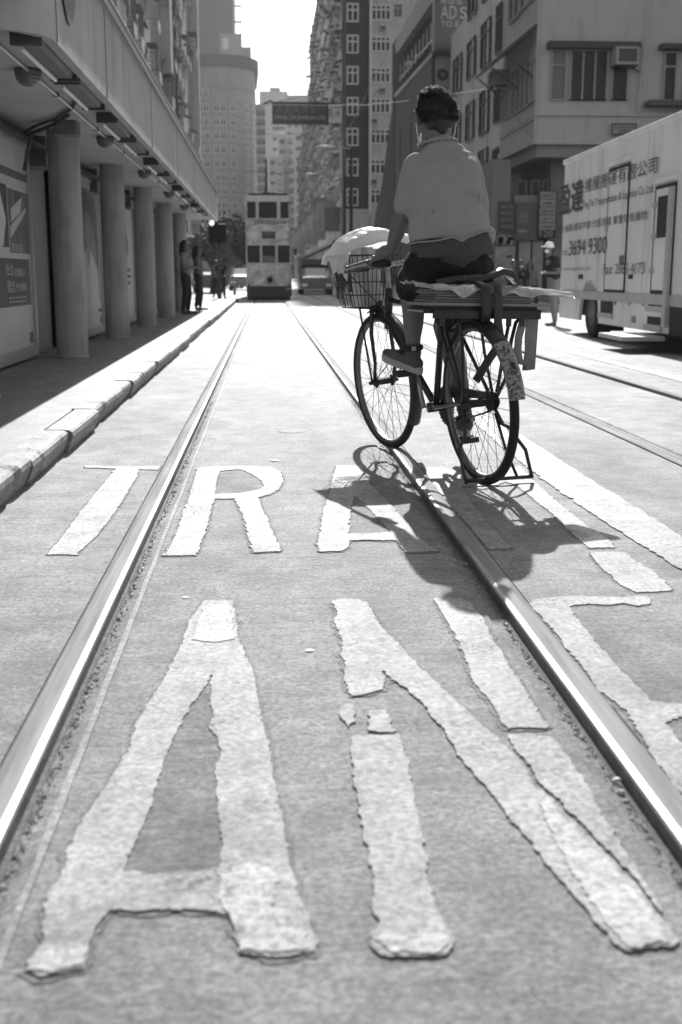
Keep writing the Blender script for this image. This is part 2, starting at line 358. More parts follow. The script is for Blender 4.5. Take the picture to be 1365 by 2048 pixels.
letter('painted_letter',LT+'A of the word LANE, nearest the camera',[(408,1203),(464,1202),(472,1234),(477,1280),(487,1297),(508,1352),(517,1400),(526,1450),(541,1501),(546,1553),(564,1630),(579,1722),(595,1788),(615,1830),(636,1886),(630,1905),(590,1912),(554,1919),(515,1914),(482,1911),(467,1870),(464,1832),(420,1825),(369,1821),(277,1827),(222,1822),(205,1840),(190,1858),(177,1888),(176,1912),(169,1938),(120,1950),(77,1957),(60,1950),(46,1946),(62,1920),(72,1898),(92,1885),(86,1862),(90,1835),(88,1815),(105,1780),(128,1747),(133,1706),(160,1655),(185,1614),(208,1584),(230,1545),(256,1506),(272,1452),(290,1420),(308,1393),(333,1352),(364,1290),(379,1244)],
  [[(424,1352),(404,1385),(385,1410),(361,1452),(340,1495),(328,1527),(315,1570),(303,1614),(285,1655),(267,1696),(246,1746),(308,1752),(360,1747),(420,1745),(441,1737),(446,1696),(441,1660),(438,1624),(434,1580),(431,1542),(438,1517),(444,1505),(436,1476),(416,1458),(426,1440),(420,1400)]],amp=.0035,seed=6)
letter('painted_letter',LT+'N of the word LANE, with a broken left stroke',[(664,1205),(685,1199),(712,1201),(735,1207),(744,1222),(751,1237),(772,1265),(795,1287),(838,1336),(882,1374),(905,1397),(926,1418),(968,1456),(1014,1497),(1044,1528),(1070,1577),(1106,1605),(1178,1677),(1225,1724),(1270,1769),(1292,1800),(1311,1829),(1340,1858),(1362,1885),(1352,1892),(1337,1897),(1300,1898),(1255,1906),(1224,1887),(1208,1868),(1193,1851),(1173,1820),(1150,1795),(1126,1769),(1100,1738),(1075,1708),(1050,1676),(1024,1646),(998,1608),(973,1574),(945,1545),(921,1518),(891,1467),(870,1440),(852,1416),(834,1398),(812,1378),(784,1361),(767,1344),(770,1362),(767,1380),(735,1390),(705,1394),(697,1382),(688,1363),(692,1340),(683,1314),(686,1285),(669,1248),(674,1225)],amp=.004,seed=7,
  extra=[[(680,1420),(694,1409),(706,1412),(711,1426),(708,1445),(697,1457),(683,1440)],[(737,1423),(773,1420),(780,1440),(791,1466),(760,1467),(737,1462)],
   [(703,1480),(715,1474),(760,1473),(797,1472),(806,1492),(814,1515),(822,1560),(834,1615),(845,1675),(855,1733),(860,1774),(868,1800),(876,1831),(890,1850),(903,1874),(909,1897),(891,1913),(830,1917),(768,1915),(750,1906),(741,1890),(750,1866),(760,1852),(744,1810),(747,1759),(736,1713),(727,1660),(716,1605),(708,1560),(703,1513)]])
letter('painted_letter',LT+'N of the word LANE, its right stroke beside the right rail',[(868,1199),(895,1198),(926,1200),(942,1208),(954,1221),(966,1240),(975,1254),(985,1280),(1002,1303),(1018,1332),(1035,1358),(1053,1388),(1073,1418),(1084,1440),(1101,1452),(1094,1460),(1050,1459),(1014,1460),(1004,1448),(998,1434),(988,1418),(978,1400),(962,1385),(947,1366),(936,1334),(926,1303),(911,1272),(893,1243),(880,1220)],amp=.004,seed=8,
  extra=[[(1016,1472),(1060,1470),(1106,1478),(1122,1496),(1137,1518),(1155,1545),(1173,1569),(1188,1600),(1203,1631),(1224,1660),(1244,1692),(1262,1722),(1280,1754),(1304,1790),(1327,1828),(1318,1826),(1278,1766),(1232,1718),(1186,1672),(1150,1636),(1114,1600),(1080,1570),(1060,1535),(1045,1518),(1028,1500)]])
letter('painted_letter',LT+'E of the word LANE, right of the near track',[(1059,1208),(1070,1202),(1084,1199),(1120,1195),(1155,1194),(1200,1196),(1248,1197),(1275,1194),(1297,1197),(1303,1210),(1275,1214),(1248,1208),(1220,1212),(1180,1210),(1140,1214),(1150,1234),(1166,1254),(1192,1286),(1220,1319),(1248,1348),(1275,1374),(1302,1404),(1335,1409),(1375,1411),(1440,1418),(1440,1442),(1375,1437),(1350,1440),(1330,1450),(1350,1474),(1380,1505),(1460,1580),(1460,1680),(1400,1622),(1351,1578),(1332,1555),(1318,1536),(1302,1510),(1280,1468),(1252,1424),(1228,1405),(1203,1389),(1199,1385),(1166,1336),(1148,1314),(1128,1292),(1106,1259),(1092,1246),(1079,1232),(1066,1220)],amp=.005,seed=9)
def patch(pts,seed,z=.0042,th=.0016): 
    mb=MB(); mb.poly(jag([G(x,y,z) for x,y in pts],.004,seed),(),(0,0,th)); struct('paint_patch',mb,paint2,'thicker pale repair layer on a painted letter')
paint2=road_mat('thermoplastic_paint_fresh',.37,.6,.05,.4,.06,30.)
patch([(440,1742),(470,1733),(515,1730),(545,1740),(556,1760),(550,1795),(545,1818),(585,1817),(598,1840),(612,1870),(618,1898),(560,1906),(520,1900),(478,1902),(470,1870),(462,1830),(440,1810)],31)
patch([(90,1905),(120,1890),(160,1885),(172,1905),(165,1930),(100,1945),(60,1940),(70,1915)],32)
patch([(752,1880),(765,1862),(800,1870),(870,1866),(885,1850),(900,1880),(880,1905),(780,1906)],33)
patch([(1080,1606),(1100,1600),(1130,1640),(1180,1690),(1240,1750),(1290,1806),(1330,1865),(1340,1885),(1260,1895),(1215,1850),(1160,1770),(1120,1700),(1090,1640)],34)
patch([(410,1210),(460,1208),(466,1240),(470,1278),(430,1285),(385,1280),(395,1245)],35)
# lane line between the two tracks
mb=MB(); pl=[(1.245,2.3),(1.25,3.0),(1.255,3.3),(1.22,4.0),(1.205,4.8),(1.22,5.8),(1.26,6.8),(1.27,8.5),(1.28,12),(1.28,20),(1.27,40),(1.42,40),(1.42,20),(1.42,12),(1.43,8.5),(1.43,6.8),(1.42,5.8),(1.415,4.8),(1.42,3.8),(1.42,3),(1.42,2.3)]
mb.poly(jag([(x,y,0) for x,y in pl],.008,11,.03),(),(0,0,.005)); struct('lane_line',mb,paint,'broken white line between the two tram tracks')
mb=MB(); mb.poly(jag([(3.5,5,0),(3.5,40,0),(3.62,40,0),(3.62,5,0)],.008,12,.05),(),(0,0,.005)); struct('lane_line',mb,paint,'white line beside the truck lane')
# manholes / stains / small debris
mb=MB()
mb.lathe([(0,.003),(.08,.003),(.09,.001)],(G(585,862).x,G(585,862).y,.0),n=20); struct('drain_cover',mb,M('drain_iron',.10,.7,.5,20,.5,80),'small round iron cover between the rails')
stone=M('pebble',.34,.7,.35,30,.5,90); pale=M('pale_chip',.7,.6,.2,30)
def pebble(x,y,z,s,mt,label):
    mb=MB(); sx=[random.uniform(.7,1.2) for _ in range(3)]; mb.sph((0,0,0),s,7,5,(sx[0],sx[1],sx[2]*.6))
    mb.v=[v*(1+.35*noise.noise(v*60+Vector((x*9,y*9,0)))) +Vector((x,y,z+s*.3)) for v in mb.v]
    return single('pebble',mb,mt,label,'stone','stones lying in the rail grooves')
for (px,py,s,mt,lb) in [(1013,1248,.006,pale,'small white square pebble in the groove beside the right rail'),(1020,1262,.008,stone,'grey rounded pebble just below the white one in the right rail groove'),
    (1062,1322,.007,stone,'lone dark pebble midway down the right rail groove'),(1234,1560,.008,pale,'pale broken chip among debris low in the right rail groove'),(1243,1585,.008,stone,'dark broken chip among debris low in the right rail groove'),
    (1252,1602,.006,stone,'third dark chip in the debris low in the right rail groove'),(286,1138,.006,pale,'small white pebble in the left rail groove'),(275,1152,.006,stone,'grey pebble below the white one in the left rail groove'),(933,1128,.008,stone,'pebble in the rail groove under the rider shadow'),(1258,1617,.005,stone,'smallest chip lowest in the right rail groove')]:
    p=G(px,py,-.015); pebble(p.x,p.y,-.017,s,mt,lb)
for (px,py,s,lb) in [(215,1124,.006,'black speck of grit left of the left rail'),(548,922,.016,'pale flattened paper scrap above the letter R'),(620,1302,.007,'white paint flake between the letters A and N'),(371,1196,.006,'white flake beside the left rail below the letter R')]:
    p=G(px,py,0); mb=MB(); mb.sph((0,0,0),s,8,4,(1.6,.8,.12)); mb.v=[v*(1+.5*noise.noise(v*90+Vector((px,0,0))))+Vector((p.x,p.y,.003)) for v in mb.v]
    single('litter',mb,raild if 'black' in lb else pale,lb,'litter')
# grit filling the grooves
mb=MB()
for (xc,sd) in RAILS[:2]:
    for _ in range(2600):
        y=1.3+ (random.random()**1.8)*7; x=xc+sd*(HW+random.uniform(.016,.056)); s=random.uniform(.0010,.0034)*(1 if random.random()<.93 else 1.8)
        mb.sph((x,y,-.017+s*.5),s,4,3,(1,1.2,.8))
struct('groove_grit',mb,M('grit_mixed',.24,.8,.6,90)); bpy.data.objects['groove_grit']['kind']='stuff'
# ============================================================ TRAM SHELTER (left)
conc=M('painted_concrete',.42,.75,.10,1.2,.25,40,grime=.22)
colm=M('column_render',.34,.8,.14,2.,.3,60,grime=.3)
soffm=M('soffit_paint',.46,.8,.10,.9,.15,50,grime=.18)
dark=M('dark_void',.035,.8,.3,2); metal=M('grey_metal',.28,.45,.15,8,metal=.4); dmetal=M('dark_metal',.05,.5,.3,8); lmetal=M('light_metal',.5,.4,.1,8,metal=.3)
glassd=M('dark_glass',.022,.3,.4,.8,spec=.3); glassm=M('window_glass',.06,.3,.5,.5,spec=.4)
tubem=M('tube_glass',.75,.3,.05)
XC=-1.15; ZB=2.2; ZT=2.80; Y0=6.45; Y1=28.4
sh=thing('tram_shelter','long flat roofed tram stop shelter of round concrete columns along the left platform','shelter',(-2,6.2,.118))
def edge(y): return XC+ (.06 if y<8 else .0)
# slab with rounded near corner
arc=[(XC-.32+.32*math.sin(t),Y0+.02+.32-.32*math.cos(t)) for t in [i/8*PI/2 for i in range(9)]]
out=[(-2.75,6.0),(-2.1,6.12)]+[(a,b-.25+.02) for a,b in arc[:1]]+arc+[(XC,12),(XC,20),(XC,Y1),(-2.75,Y1)]
mb=MB(); mb.poly([(min(x,XC-.03),y+(.03 if y<7 else 0),ZB) for x,y in out],(),(0,0,.14)); part('soffit_slab',mb,soffm,sh)
pts=out[1:-1]; vs=[];fs=[]
mb=MB()
for (x,y) in pts: vs+= [(x,y,ZB-.045),(x,y,ZT)]
for (x,y) in pts: vs+= [(x-.06,y+.01,ZB-.045),(x-.06,y+.01,ZT)]
k=len(pts)
for i in range(k-1): fs+=[(2*i,2*i+2,2*i+3,2*i+1),(2*k+2*i,2*k+2*i+1,2*k+2*i+3,2*k+2*i+2),(2*i,2*k+2*i,2*k+2*i+2,2*i+2),(2*i+1,2*i+3,2*k+2*i+3,2*k+2*i+1)]
mb.add(vs,fs); part('fascia',mb,conc,sh)
mb=MB()
for y in (6.85,8.9,12.3,15.8,19.4,23.1): mb.box((XC-.001,y,ZB-.04),(XC+.006,y+.012,ZT-.01))
part('panel_joint',mb,metal,sh)
mb=MB(); mb.tube([(XC+.03,Y0+.3,ZT+.02),(XC+.03,Y1,ZT+.02)],.035,8); part('gutter_pipe',mb,metal,sh)
mb=MB(); mb.tube([(XC-.0,Y0+.3,ZT+.045),(XC-.02,Y1,ZT+.045)],.022,8); part('top_rail',mb,lmetal,sh)
mb=MB(); mb.box((-2.7,6.3,ZB+.141),(XC-.07,Y1-.05,ZB+.2)); part('roof_deck',mb,conc,sh)
mb=MB(); mb.box((-2.85,6.0,.118),(-2.72,Y1,ZB+.3)); part('back_wall',mb,M('back_wall',.24,.8,.2,2),sh)
for y in (11.15,14.55,18.15,21.9,25.5,7.4):
    mb=MB(); mb.lathe([(0,.118),(.158,.118),(.158,.13),(.148,.15),(.146,1.2),(.146,ZB+.002),(0,ZB+.002)],(-1.86,y,0),n=32)
    part('column',mb,colm,sh,smooth=False)
    o=[x for x in sh.children][-1]
    for p in o.data.polygons: p.use_smooth=abs(p.normal.z)<.5
for y in (11.6,15.0,18.6): mb=MB(); mb.box((-2.7,y,ZB-.28),(-2.1,y+.5,ZB-.001)); part('ceiling_beam',mb,M('beam_grey',.18,.8,.2,3),sh)
mb=MB(); mb.box((-2.72,6,2.06),(-2.1,Y1-.1,2.1)); part('rear_rail',mb,dmetal,sh)
for (ya,yb) in ((11.13,12.74),(15.7,16.09),(19.52,19.89),(23.22,23.69)):
    mb=MB(); mb.box((-2.42,ya,.12),(-2.34,yb,2.08)); part('infill_panel',mb,M('infill_grey',.2,.7,.12,2),sh)
# curved marking on the near fascia panel (partly out of frame)
mb=MB(); fx=XC+.012
def arcp(c,ry,rz,a0,a1,n=12): return [(fx,c[0]+ry*math.cos(a0+(a1-a0)*i/n),c[1]+rz*math.sin(a0+(a1-a0)*i/n)) for i in range(n+1)]
mb.poly(arcp((7.25,2.95),.33,.62,PI,2*PI)+list(reversed(arcp((7.3,2.98),.2,.5,PI,2*PI))),(),(.004,0,0)); mb.v=[v for v in mb.v]
for q in (7.2,7.27,7.34): mb.box((fx,q,2.62),(fx+.004,q+.018,2.8))
part('painted_emblem',mb,M('emblem_grey',.2,.7,.1),sh)
# tube light fittings
mb0=MB()
k=0
for y in (6.72,8.02,9.95,11.35,13.6,15.1,17.6,19.2,21.8,23.6):
    L=1.15
    t=thing('tube_light','fluorescent batten under the canopy edge, number %d of the row counted from the camera'%(k+1) if 0 else ['nearest fluorescent batten under the canopy edge at the rounded corner','second fluorescent batten under the canopy edge, end to end with the nearest','third fluorescent batten from the camera under the canopy edge','fourth fluorescent batten from the camera under the canopy edge','fifth fluorescent batten from the camera under the canopy edge','sixth fluorescent batten from the camera under the canopy edge','seventh fluorescent batten from the camera, beyond the fourth ball lamp','eighth fluorescent batten from the camera under the canopy edge','ninth fluorescent batten, last but one before the canopy end','farthest fluorescent batten, right at the canopy end'][k],'tube light',(-1.3,y,ZB-.1),'tube lights in a row under the canopy edge')
    k+=1; x=-1.30
    m=MB(); m.add([(x-.07,y,ZB-.002),(x+.09,y,ZB-.002),(x+.06,y,ZB-.07),(x-.04,y,ZB-.07),(x-.07,y+L,ZB-.002),(x+.09,y+L,ZB-.002),(x+.06,y+L,ZB-.07),(x-.04,y+L,ZB-.07)],[(0,1,2,3),(4,7,6,5),(0,4,5,1),(1,5,6,2),(2,6,7,3),(3,7,4,0)]); part('housing',m,M('fitting_grey',.16,.6,.2,8),t)
    m=MB(); m.box((x-.075,y-.04,ZB-.085),(x+.095,y+.0,ZB-.003)); part('end_cap',m,dmetal,t); m=MB(); m.box((x-.075,y+L,ZB-.085),(x+.095,y+L+.04,ZB-.003)); part('end_cap',m,dmetal,t)
    m=MB(); m.tube([(x-.035,y+.06,ZB-.085),(x-.035,y+L-.04,ZB-.085)],.014,8); part('tube',m,tubem,t)
# bulkhead ball lamps and conduit
for k,y in enumerate((7.95,11.6,15.22,19.0,22.5)):
    t=thing('ceiling_lamp',['nearest ribbed ball lamp on the canopy ceiling','second ribbed ball lamp from the camera on the canopy ceiling','third ribbed ball lamp, middle one of the ceiling row','fourth ribbed ball lamp from the camera on the canopy ceiling','farthest ribbed ball lamp on the canopy ceiling'][k],'ceiling lamp',(-1.53,y,2.1),'ball lamps along the canopy ceiling')
    m=MB(); m.lathe([(0,0),(.085,0),(.088,-.03),(.07,-.045)],(-1.53,y,ZB-.001),n=20); part('base',m,M('fitting_grey',.16),t,True)
    prof=[(.08,-.03)]+[(.082*math.cos(a)+(.003 if i%2 else 0),-.035-.075*math.sin(a)) for i,a in enumerate([j*PI/2/9 for j in range(9)])]+[(0,-.11)]
    m=MB(); m.lathe(prof,(-1.53,y,ZB),n=20); part('globe',m,M('globe_glass',.16,.35,.2,20),t,False)
t=thing('conduit','thin cable conduit linking the ball lamps along the canopy ceiling','conduit',(-1.5,6.2,2.18))
m=MB(); m.tube([(-1.515,6.2,ZB-.02),(-1.52,15,ZB-.018),(-1.53,26,ZB-.018)],.011,6); part('main_pipe',m,lmetal,t)
m=MB(); m.tube([(-1.30,9.0,ZB-.03),(-1.36,8.95,ZB-.02),(-1.5,9.55,ZB-.018),(-1.75,10.2,ZB-.02),(-2.0,10.6,ZB-.03),(-2.2,10.7,ZB-.12),(-2.25,10.7,ZB-.5)],.013,6); m.tube([(-1.6,9.9,ZB-.03),(-1.75,10.25,ZB-.05),(-2.05,10.65,ZB-.09),(-2.14,10.72,ZB-.4)],.018,6); part('branch_pipe',m,dmetal,t)
m=MB(); m.cbox((-1.72,10.55,ZB-.06),(.2,.22,.12)); part('junction_box',m,M('fitting_grey',.16),t,bevel=.01)
for q in range(9): m=MB(); m.box((-1.54,6.9+q*2,ZB-.03),(-1.50,6.93+q*2,ZB-.001)); part('clip',m,dmetal,t)
# poster light boxes
pf=M('poster_frame',.42,.4,.08,5,metal=.5); pw=M('poster_paper',.5,.5,.08,.8); pd=M('poster_dark',.06,.5,.4,5); pg=M('poster_grey',.14,.5,.5,6,stretch=(1,1,.5)); pl_=M('poster_light',.55,.5,.12,3)
face=-2.195
def poster(y0,y1,label,fn,grp='advertising panels between the columns'):
    t=thing('advertising_panel',label,'billboard',(-2.3,(y0+y1)/2,.12),grp)
    m=MB(); m.box((-2.3,y0,.16),(-2.205,y1,2.08)); part('case',m,M('case_grey',.14),t)
    m=MB(); m.box((face-.004,y0+.05,.24),(face,y1-.05,2.02)); part('poster',m,pw,t)
    m=MB(); m.box((-2.2,y0,.14),(-2.17,y0+.05,2.12)); m.box((-2.2,y1-.05,.14),(-2.17,y1,2.12)); m.box((-2.2,y0+.051,2.02),(-2.17,y1-.051,2.119)); m.box((-2.2,y0+.051,.141),(-2.17,y1-.051,.24)); part('frame',m,pf,t,bevel=.006)
    fn(t,y0,y1); return t
def rect(px0,py0,px1,py1,d=.002):  # traced on the poster plane: left top / right bottom
    a=QX(px0,py0,face); b=QX(px1,py1,face); m=MB(); m.box((face-.001+d,a.y,b.z),(face+d,b.y,a.z)); return m
def p1(t,y0,y1):
    m=MB(); m.box((face+.001,9,1.72),(face+.002,11.06,1.79)); part('poster_band',m,M('poster_mid',.12),t)
    def pic(ya,yb,za,zb,seed,mt,name,n=14):
        m=MB(); m.box((face,ya,za),(face+.002,yb,zb)); part(name,m,mt,t)
    pic(9.0,10.18,1.12,1.64,1,pd,'poster_photo'); pic(10.21,11.05,1.08,1.62,1,pg,'poster_photo')
    m=MB(); m.poly([(face+.003,9.72,1.1),(face+.003,9.95,1.13),(face+.003,10.1,1.35),(face+.003,9.9,1.6),(face+.003,9.78,1.55),(face+.003,9.85,1.3)],()); m.poly([(face+.003,9.4,1.12),(face+.003,9.6,1.12),(face+.003,9.66,1.5),(face+.003,9.5,1.62)],()); part('pictured_dancer',m,pl_,t)
    m=MB(); m.poly([(face+.004,10.25,1.3),(face+.004,10.95,1.5),(face+.004,10.95,1.46),(face+.004,10.25,1.2)],()); m.poly([(face+.004,10.3,1.45),(face+.004,10.8,1.58),(face+.004,10.7,1.44),(face+.004,10.3,1.34)],()); part('pictured_roof',m,pw,t)
    m=MB(); m.box((face+.0,8.8,.62),(face+.002,10.98,1.03)); part('poster_caption_box',m,M('poster_slate',.085,.5,.1),t)
    m=MB()
    textmb('社企',(face+.003,9.98,.885),(0,1,0),(0,0,1),.30,.10,.001,m); textmb('故事動人',(face+.003,10.31,.875),(0,1,0),(0,0,1),.46,.075,.001,m)
    textmb('理念',(face+.003,10.0,.745),(0,1,0),(0,0,1),.30,.10,.001,m); textmb('代代傳薪',(face+.003,10.33,.745),(0,1,0),(0,0,1),.46,.075,.001,m)
    textmb('風俗旅',(face+.005,10.25,1.09),(0,1,0),(0,0,1),.45,.07,.001,m)
    for r_ in range(2):
        for c in range(6): m.box((face+.003,10.05+c*.12,.69-r_*.035),(face+.0035,10.14+c*.12,.70-r_*.035))
    part('poster_lettering',m,pl_,t)
    m=MB(); m.box((face,10.84,.27),(face+.002,10.9,.37)); m.box((face,10.93,.27),(face+.002,10.99,.37)); part('poster_logo',m,M('poster_mid',.12),t)
poster(7.6,11.12,'nearest lit advertising poster with two photos above a dark caption box',p1)
def p2(t,y0,y1):
    m=MB(); m.box((face,12.9,1.52),(face+.002,13.55,1.93)); part('poster_photo',m,pg,t)
    m=MB(); m.box((face,13.9,.55),(face+.002,15.55,1.93)); part('poster_photo',m,M('poster_haze',.22,.5,.35,3.5),t)
    # white coated figure with a raised face (flat print)
    m=MB(); m.poly([(face+.003,y,z) for y,z in [(14.0,.5),(14.05,1.0),(14.25,1.12),(14.45,1.2),(14.5,1.16),(14.62,1.18),(14.8,1.2),(15.1,1.08),(15.35,.95),(15.4,.5)]],()); part('pictured_coat',m,pl_,t)
    m=MB(); m.poly([(face+.004,14.6+.2*math.cos(a),1.38+.2*math.sin(a)) for a in [i*PI/8 for i in range(16)]],()); m.poly([(face+.0035,y,z) for y,z in [(14.5,1.1),(14.6,.98),(14.72,1.1),(14.7,1.25),(14.52,1.25)]],()); part('pictured_face',m,M('poster_skin',.28,.5,.2,6),t)
    m=MB(); m.poly([(face+.003,y,z) for y,z in [(14.1,1.3),(14.35,1.62),(14.6,1.66),(14.9,1.6),(15.25,1.25),(15.45,.9),(15.45,1.6),(15.2,1.85),(14.6,1.93),(14.2,1.88)]],()); part('pictured_hair',m,M('poster_hair',.1,.5,.5,5),t)
    m=MB(); textmb('動人',(face+.003,13.15,1.0),(0,1,0),(0,0,1),.18,.1,.001,m); textmb('傳薪',(face+.003,13.2,.8),(0,1,0),(0,0,1),.2,.1,.001,m); m.box((face,15.3,.42),(face+.003,15.6,.46)); part('poster_lettering',m,M('poster_mid',.12),t)
    m=MB(); m.box((face,15.42,.27),(face+.002,15.47,.36)); m.box((face,15.5,.27),(face+.002,15.55,.36)); part('poster_logo',m,M('poster_mid',.12),t)
poster(12.75,15.68,'advertising poster of a white coated figure between the first and second visible columns',p2)
def p3(t,y0,y1):
    m=MB(); m.box((face,16.9,.5),(face+.002,17.7,1.85)); part('poster_photo',m,pg,t)
    m=MB(); m.poly([(face+.002,18.5+.3*math.cos(a),1.35+.2*math.sin(a)) for a in [i*PI/8 for i in range(16)]],()); m.box((face,18.2,.95),(face+.002,19,1.0)); m.box((face,18.2,.85),(face+.002,19.1,.9)); m.box((face,18.2,.75),(face+.002,19,.8)); part('poster_lettering',m,M('poster_mid',.12),t)
poster(16.1,19.5,'pale advertising poster with a round mark between the second and third visible columns',p3)
def p4(t,y0,y1):
    m=MB(); m.box((face,21.5,1.3),(face+.002,22.3,1.7)); m.box((face,21.5,.9),(face+.002,22.6,.95)); part('poster_lettering',m,M('poster_mid',.12),t)
poster(19.9,23.2,'pale advertising poster between the third and fourth visible columns',p4)
poster(23.7,25.0,'narrow farthest advertising poster before the last column',lambda t,a,b:None)
# ============================================================ BUILDINGS
acm=M('ac_casing',.42,.6,.15,10,grime=.3); acd=M('ac_grille',.09,.7,.3,20); cagem=M('window_cage',.2,.6,.4,9); frm=M('window_frame_paint',.5,.6,.1,6); laund=M('laundry',.6,.9,.3,8); awnm=M('awning_metal',.1,.6,.4,8)
def ac_mesh():
    m=MB(); m.cbox((0,0,0),(.62,.55,.42)); m.cur=1; m.box((-.26,-.286,-.16),(.26,-.27,.16)); m.cur=0; m.tube([(.2,-.1,-.21),(.26,-.1,-.5),(.2,.1,-.9)],.02,5); me=m.mesh('ac',[acm,acd]); return me
AC=ac_mesh()
def win_mesh(w,h,nm=2,split=.3,frame=frm,glass=glassm,d=.06,ft=None):
    m=MB(); m.cur=1; m.box((-w/2,-.01,-h/2),(w/2,.0,h/2)); m.cur=0; t=ft or (.15 if d>.11 else .06)
    for x in [-w/2+ i*w/nm for i in range(nm+1)]: m.box((x-t/2,-d,-h/2),(x+t/2,-.012,h/2))
    for z in (-h/2,h/2-h*split,h/2): m.box((-w/2-t/2,-d+.003,z-t/2),(w/2+t/2,-.013,z+t/2))
    return m.mesh('window',[frame,glass])
def cage_mesh(w,h,dp):
    m=MB(); 
    for i in range(7): x=-w/2+w*i/6; m.tube([(x,-dp,-h/2),(x,-dp,h/2)],.018,4)
    for i in range(4): z=-h/2+h*i/3; m.tube([(-w/2,0,z),(-w/2,-dp,z),(w/2,-dp,z),(w/2,0,z)],.018,4)
    m.cur=1; m.box((-w/2,-dp-.1,h/2),(w/2,0,h/2+.05)); m.cur=2
    for i in range(5):
        if i in(1,3,4): x=-w/2+w*(i+.3)/5; m.box((x,-dp*.8,-h*.3),(x+w*.14,-dp*.75,h*.1))
    return m.mesh('window_cage',[cagem,awnm,laund])
CG=[cage_mesh(1.6,1.5,.55),cage_mesh(2.1,1.3,.7)]
LW=win_mesh(1.6,1.3,3); LW2=win_mesh(.8,1.2,2)
def awn_mesh():
    m=MB(); m.add([(-.9,0,.1),(.9,0,.1),(.9,-.7,-.2),(-.9,-.7,-.2),(-.9,0,.06),(.9,0,.06),(.9,-.7,-.24),(-.9,-.7,-.24)],[(0,1,2,3),(4,7,6,5),(0,4,5,1),(1,5,6,2),(2,6,7,3),(3,7,4,0)]); return m.mesh('awning',awnm)
AW=awn_mesh()
def rag_mesh():
    m=MB(); m.tube([(-.8,-.75,0),(.8,-.75,0)],.02,4); m.tube([(-.7,0,0),(-.7,-.8,0)],.02,4); m.tube([(.7,0,0),(.7,-.8,0)],.02,4); m.cur=1
    for i in range(5): m.box((-.75+i*.3,-.78,-.55-.1*(i%3)),(-.53+i*.3,-.75,-.02))
    return m.mesh('laundry_rack',[metal,laund])
RG=rag_mesh()
def messy(t,x,side,y0,y1,z0,z1,dy,dz,n=100,rz=None,seed=1):
    """cluttered flats facade in the plane X=x facing side; shallow parts picked at random, nearest kept"""
    rnd=random.Random(seed); rz=(-PI/2 if side>0 else PI/2) if rz is None else rz  # -y of part mesh faces the street
    cells=[(y,z) for z in [z0+dz*i for i in range(int((z1-z0)/dz))] for y in [y0+dy*(j+.5) for j in range(int((y1-y0)/dy))]]
    rnd.shuffle(cells); cnt=dict(window=0,ac_unit=0,window_cage=0,awning=0,laundry_rack=0)
    def put(nm,me,loc,sc=(1,1,1)):
        if cnt[nm]<100: inst(nm,me,t,loc,rz,sc); cnt[nm]+=1
    s=-1 if side<0 else 1
    for (y,z) in cells[:240]:
        xx=x+.0*s
        put('window',LW,(x-s*.0+ (0),y,z),(1,1,1))
        r=rnd.random()
        if r<.5: put('window_cage',rnd.choice(CG),(x,y,z))
        elif r<.75: put('awning',AW,(x,y,z+.75))
        if rnd.random()<.65: put('ac_unit',AC,(x+s*.28*(-1 if side<0 else 1)*0+ (.3 if side>0 else -.3)*(-1)*(-1 if side>0 else -1)*0,y+rnd.uniform(-.9,.9),z-.95))
        if rnd.random()<.3: put('laundry_rack',RG,(x,y,z-.75))
# side=+1: facade faces +X (left block); side=-1: faces -X (right block)
wallm=M('flat_render',.30,.8,.15,.35,grime=.35); wallp=M('pier_concrete',.5,.8,.08,.5,grime=.15); walld=M('dark_render',.10,.8,.2,.4,grime=.2)
def facade_rz(side): return PI/2 if side>0 else -PI/2
def block(name,label,cat,x0,x1,y0,y1,h,mat,z0=0):
    t=thing(name,label,cat,((x0+x1)/2,y0,0)); m=MB(); m.box((x0,y0,z0),(x1,y1,h)); part('wall',m,mat,t); return t
# left flats
t=block('apartment_block','tall cluttered apartment block rising behind the tram shelter on the left','building',-30,-7,40,121,62,wallm)
for y in (54,84,119.2):
    m=MB(); m.box((-7.01,y,4),(-6.35,y+ (3.2 if y<60 else 1.6),61.5)); part('pier',m,wallp,t)
m=MB(); m.box((-7.01,96,4),(-6.8,99,61)); part('dark_recess',m,walld,t)
messy(t,-6.98,1,48,118,5,50,3.4,2.9,rz=PI/2,seed=3)
# rounded corner building, tower and scaffold
rb=M('rounded_tile',.30,.8,.10,.12,grime=.15); rbd=M('cornice_dark',.12,.8,.15,.2); wfr=M('white_frames',.62,.6,.05); 
t=thing('rounded_building','grey office block with a rounded corner and rows of small white framed windows','building',(-9,262,0))
CX,CY,RR=-10.3,277.,8.3
plan=[(-24,262+14)]+[(-20,266.5)]+[(CX+RR*math.cos(a),CY-RR*math.sin(a)) for a in [R(150-i*10) for i in range(16)]]+[(CX+RR,300),(-24,300)]
def ring(m,z0,z1,g):
    c=Vector((CX,CY,0)); P=[]
    for (x,y) in plan:
        d=Vector((x-CX,y-CY,0)); P.append((x+ (d.normalized().x*g),y+(d.normalized().y*g)))
    m.poly([(x,y,z0) for x,y in P],(),(0,0,z1-z0))
m=MB(); ring(m,0,46.5,0); part('wall',m,rb,t)
m=MB(); ring(m,46.5,48.8,.9); part('cornice',m,rbd,t)
for i in range(14):
    m=MB(); z=2.7+3.0*i+.1; ring(m,z,z+.25,.18); part('string_course',m,M('course_pale',.26),t)
wm=win_mesh(1.15,1.75,2,.3,wfr,glassd,.12)
cnt=0
for i in range(14):
    for a in (146,133,118,108,92,82,66,40,22):
        if cnt>=100: break
        if a>=133 and i%2: continue
        aa=R(a); x=CX+(RR+.03)*math.cos(aa); y=CY-(RR+.03)*math.sin(aa)
        if True: inst('window',wm,t,(x,y,4.6+3.0*i+.2),-(aa-PI/2)); cnt+=1
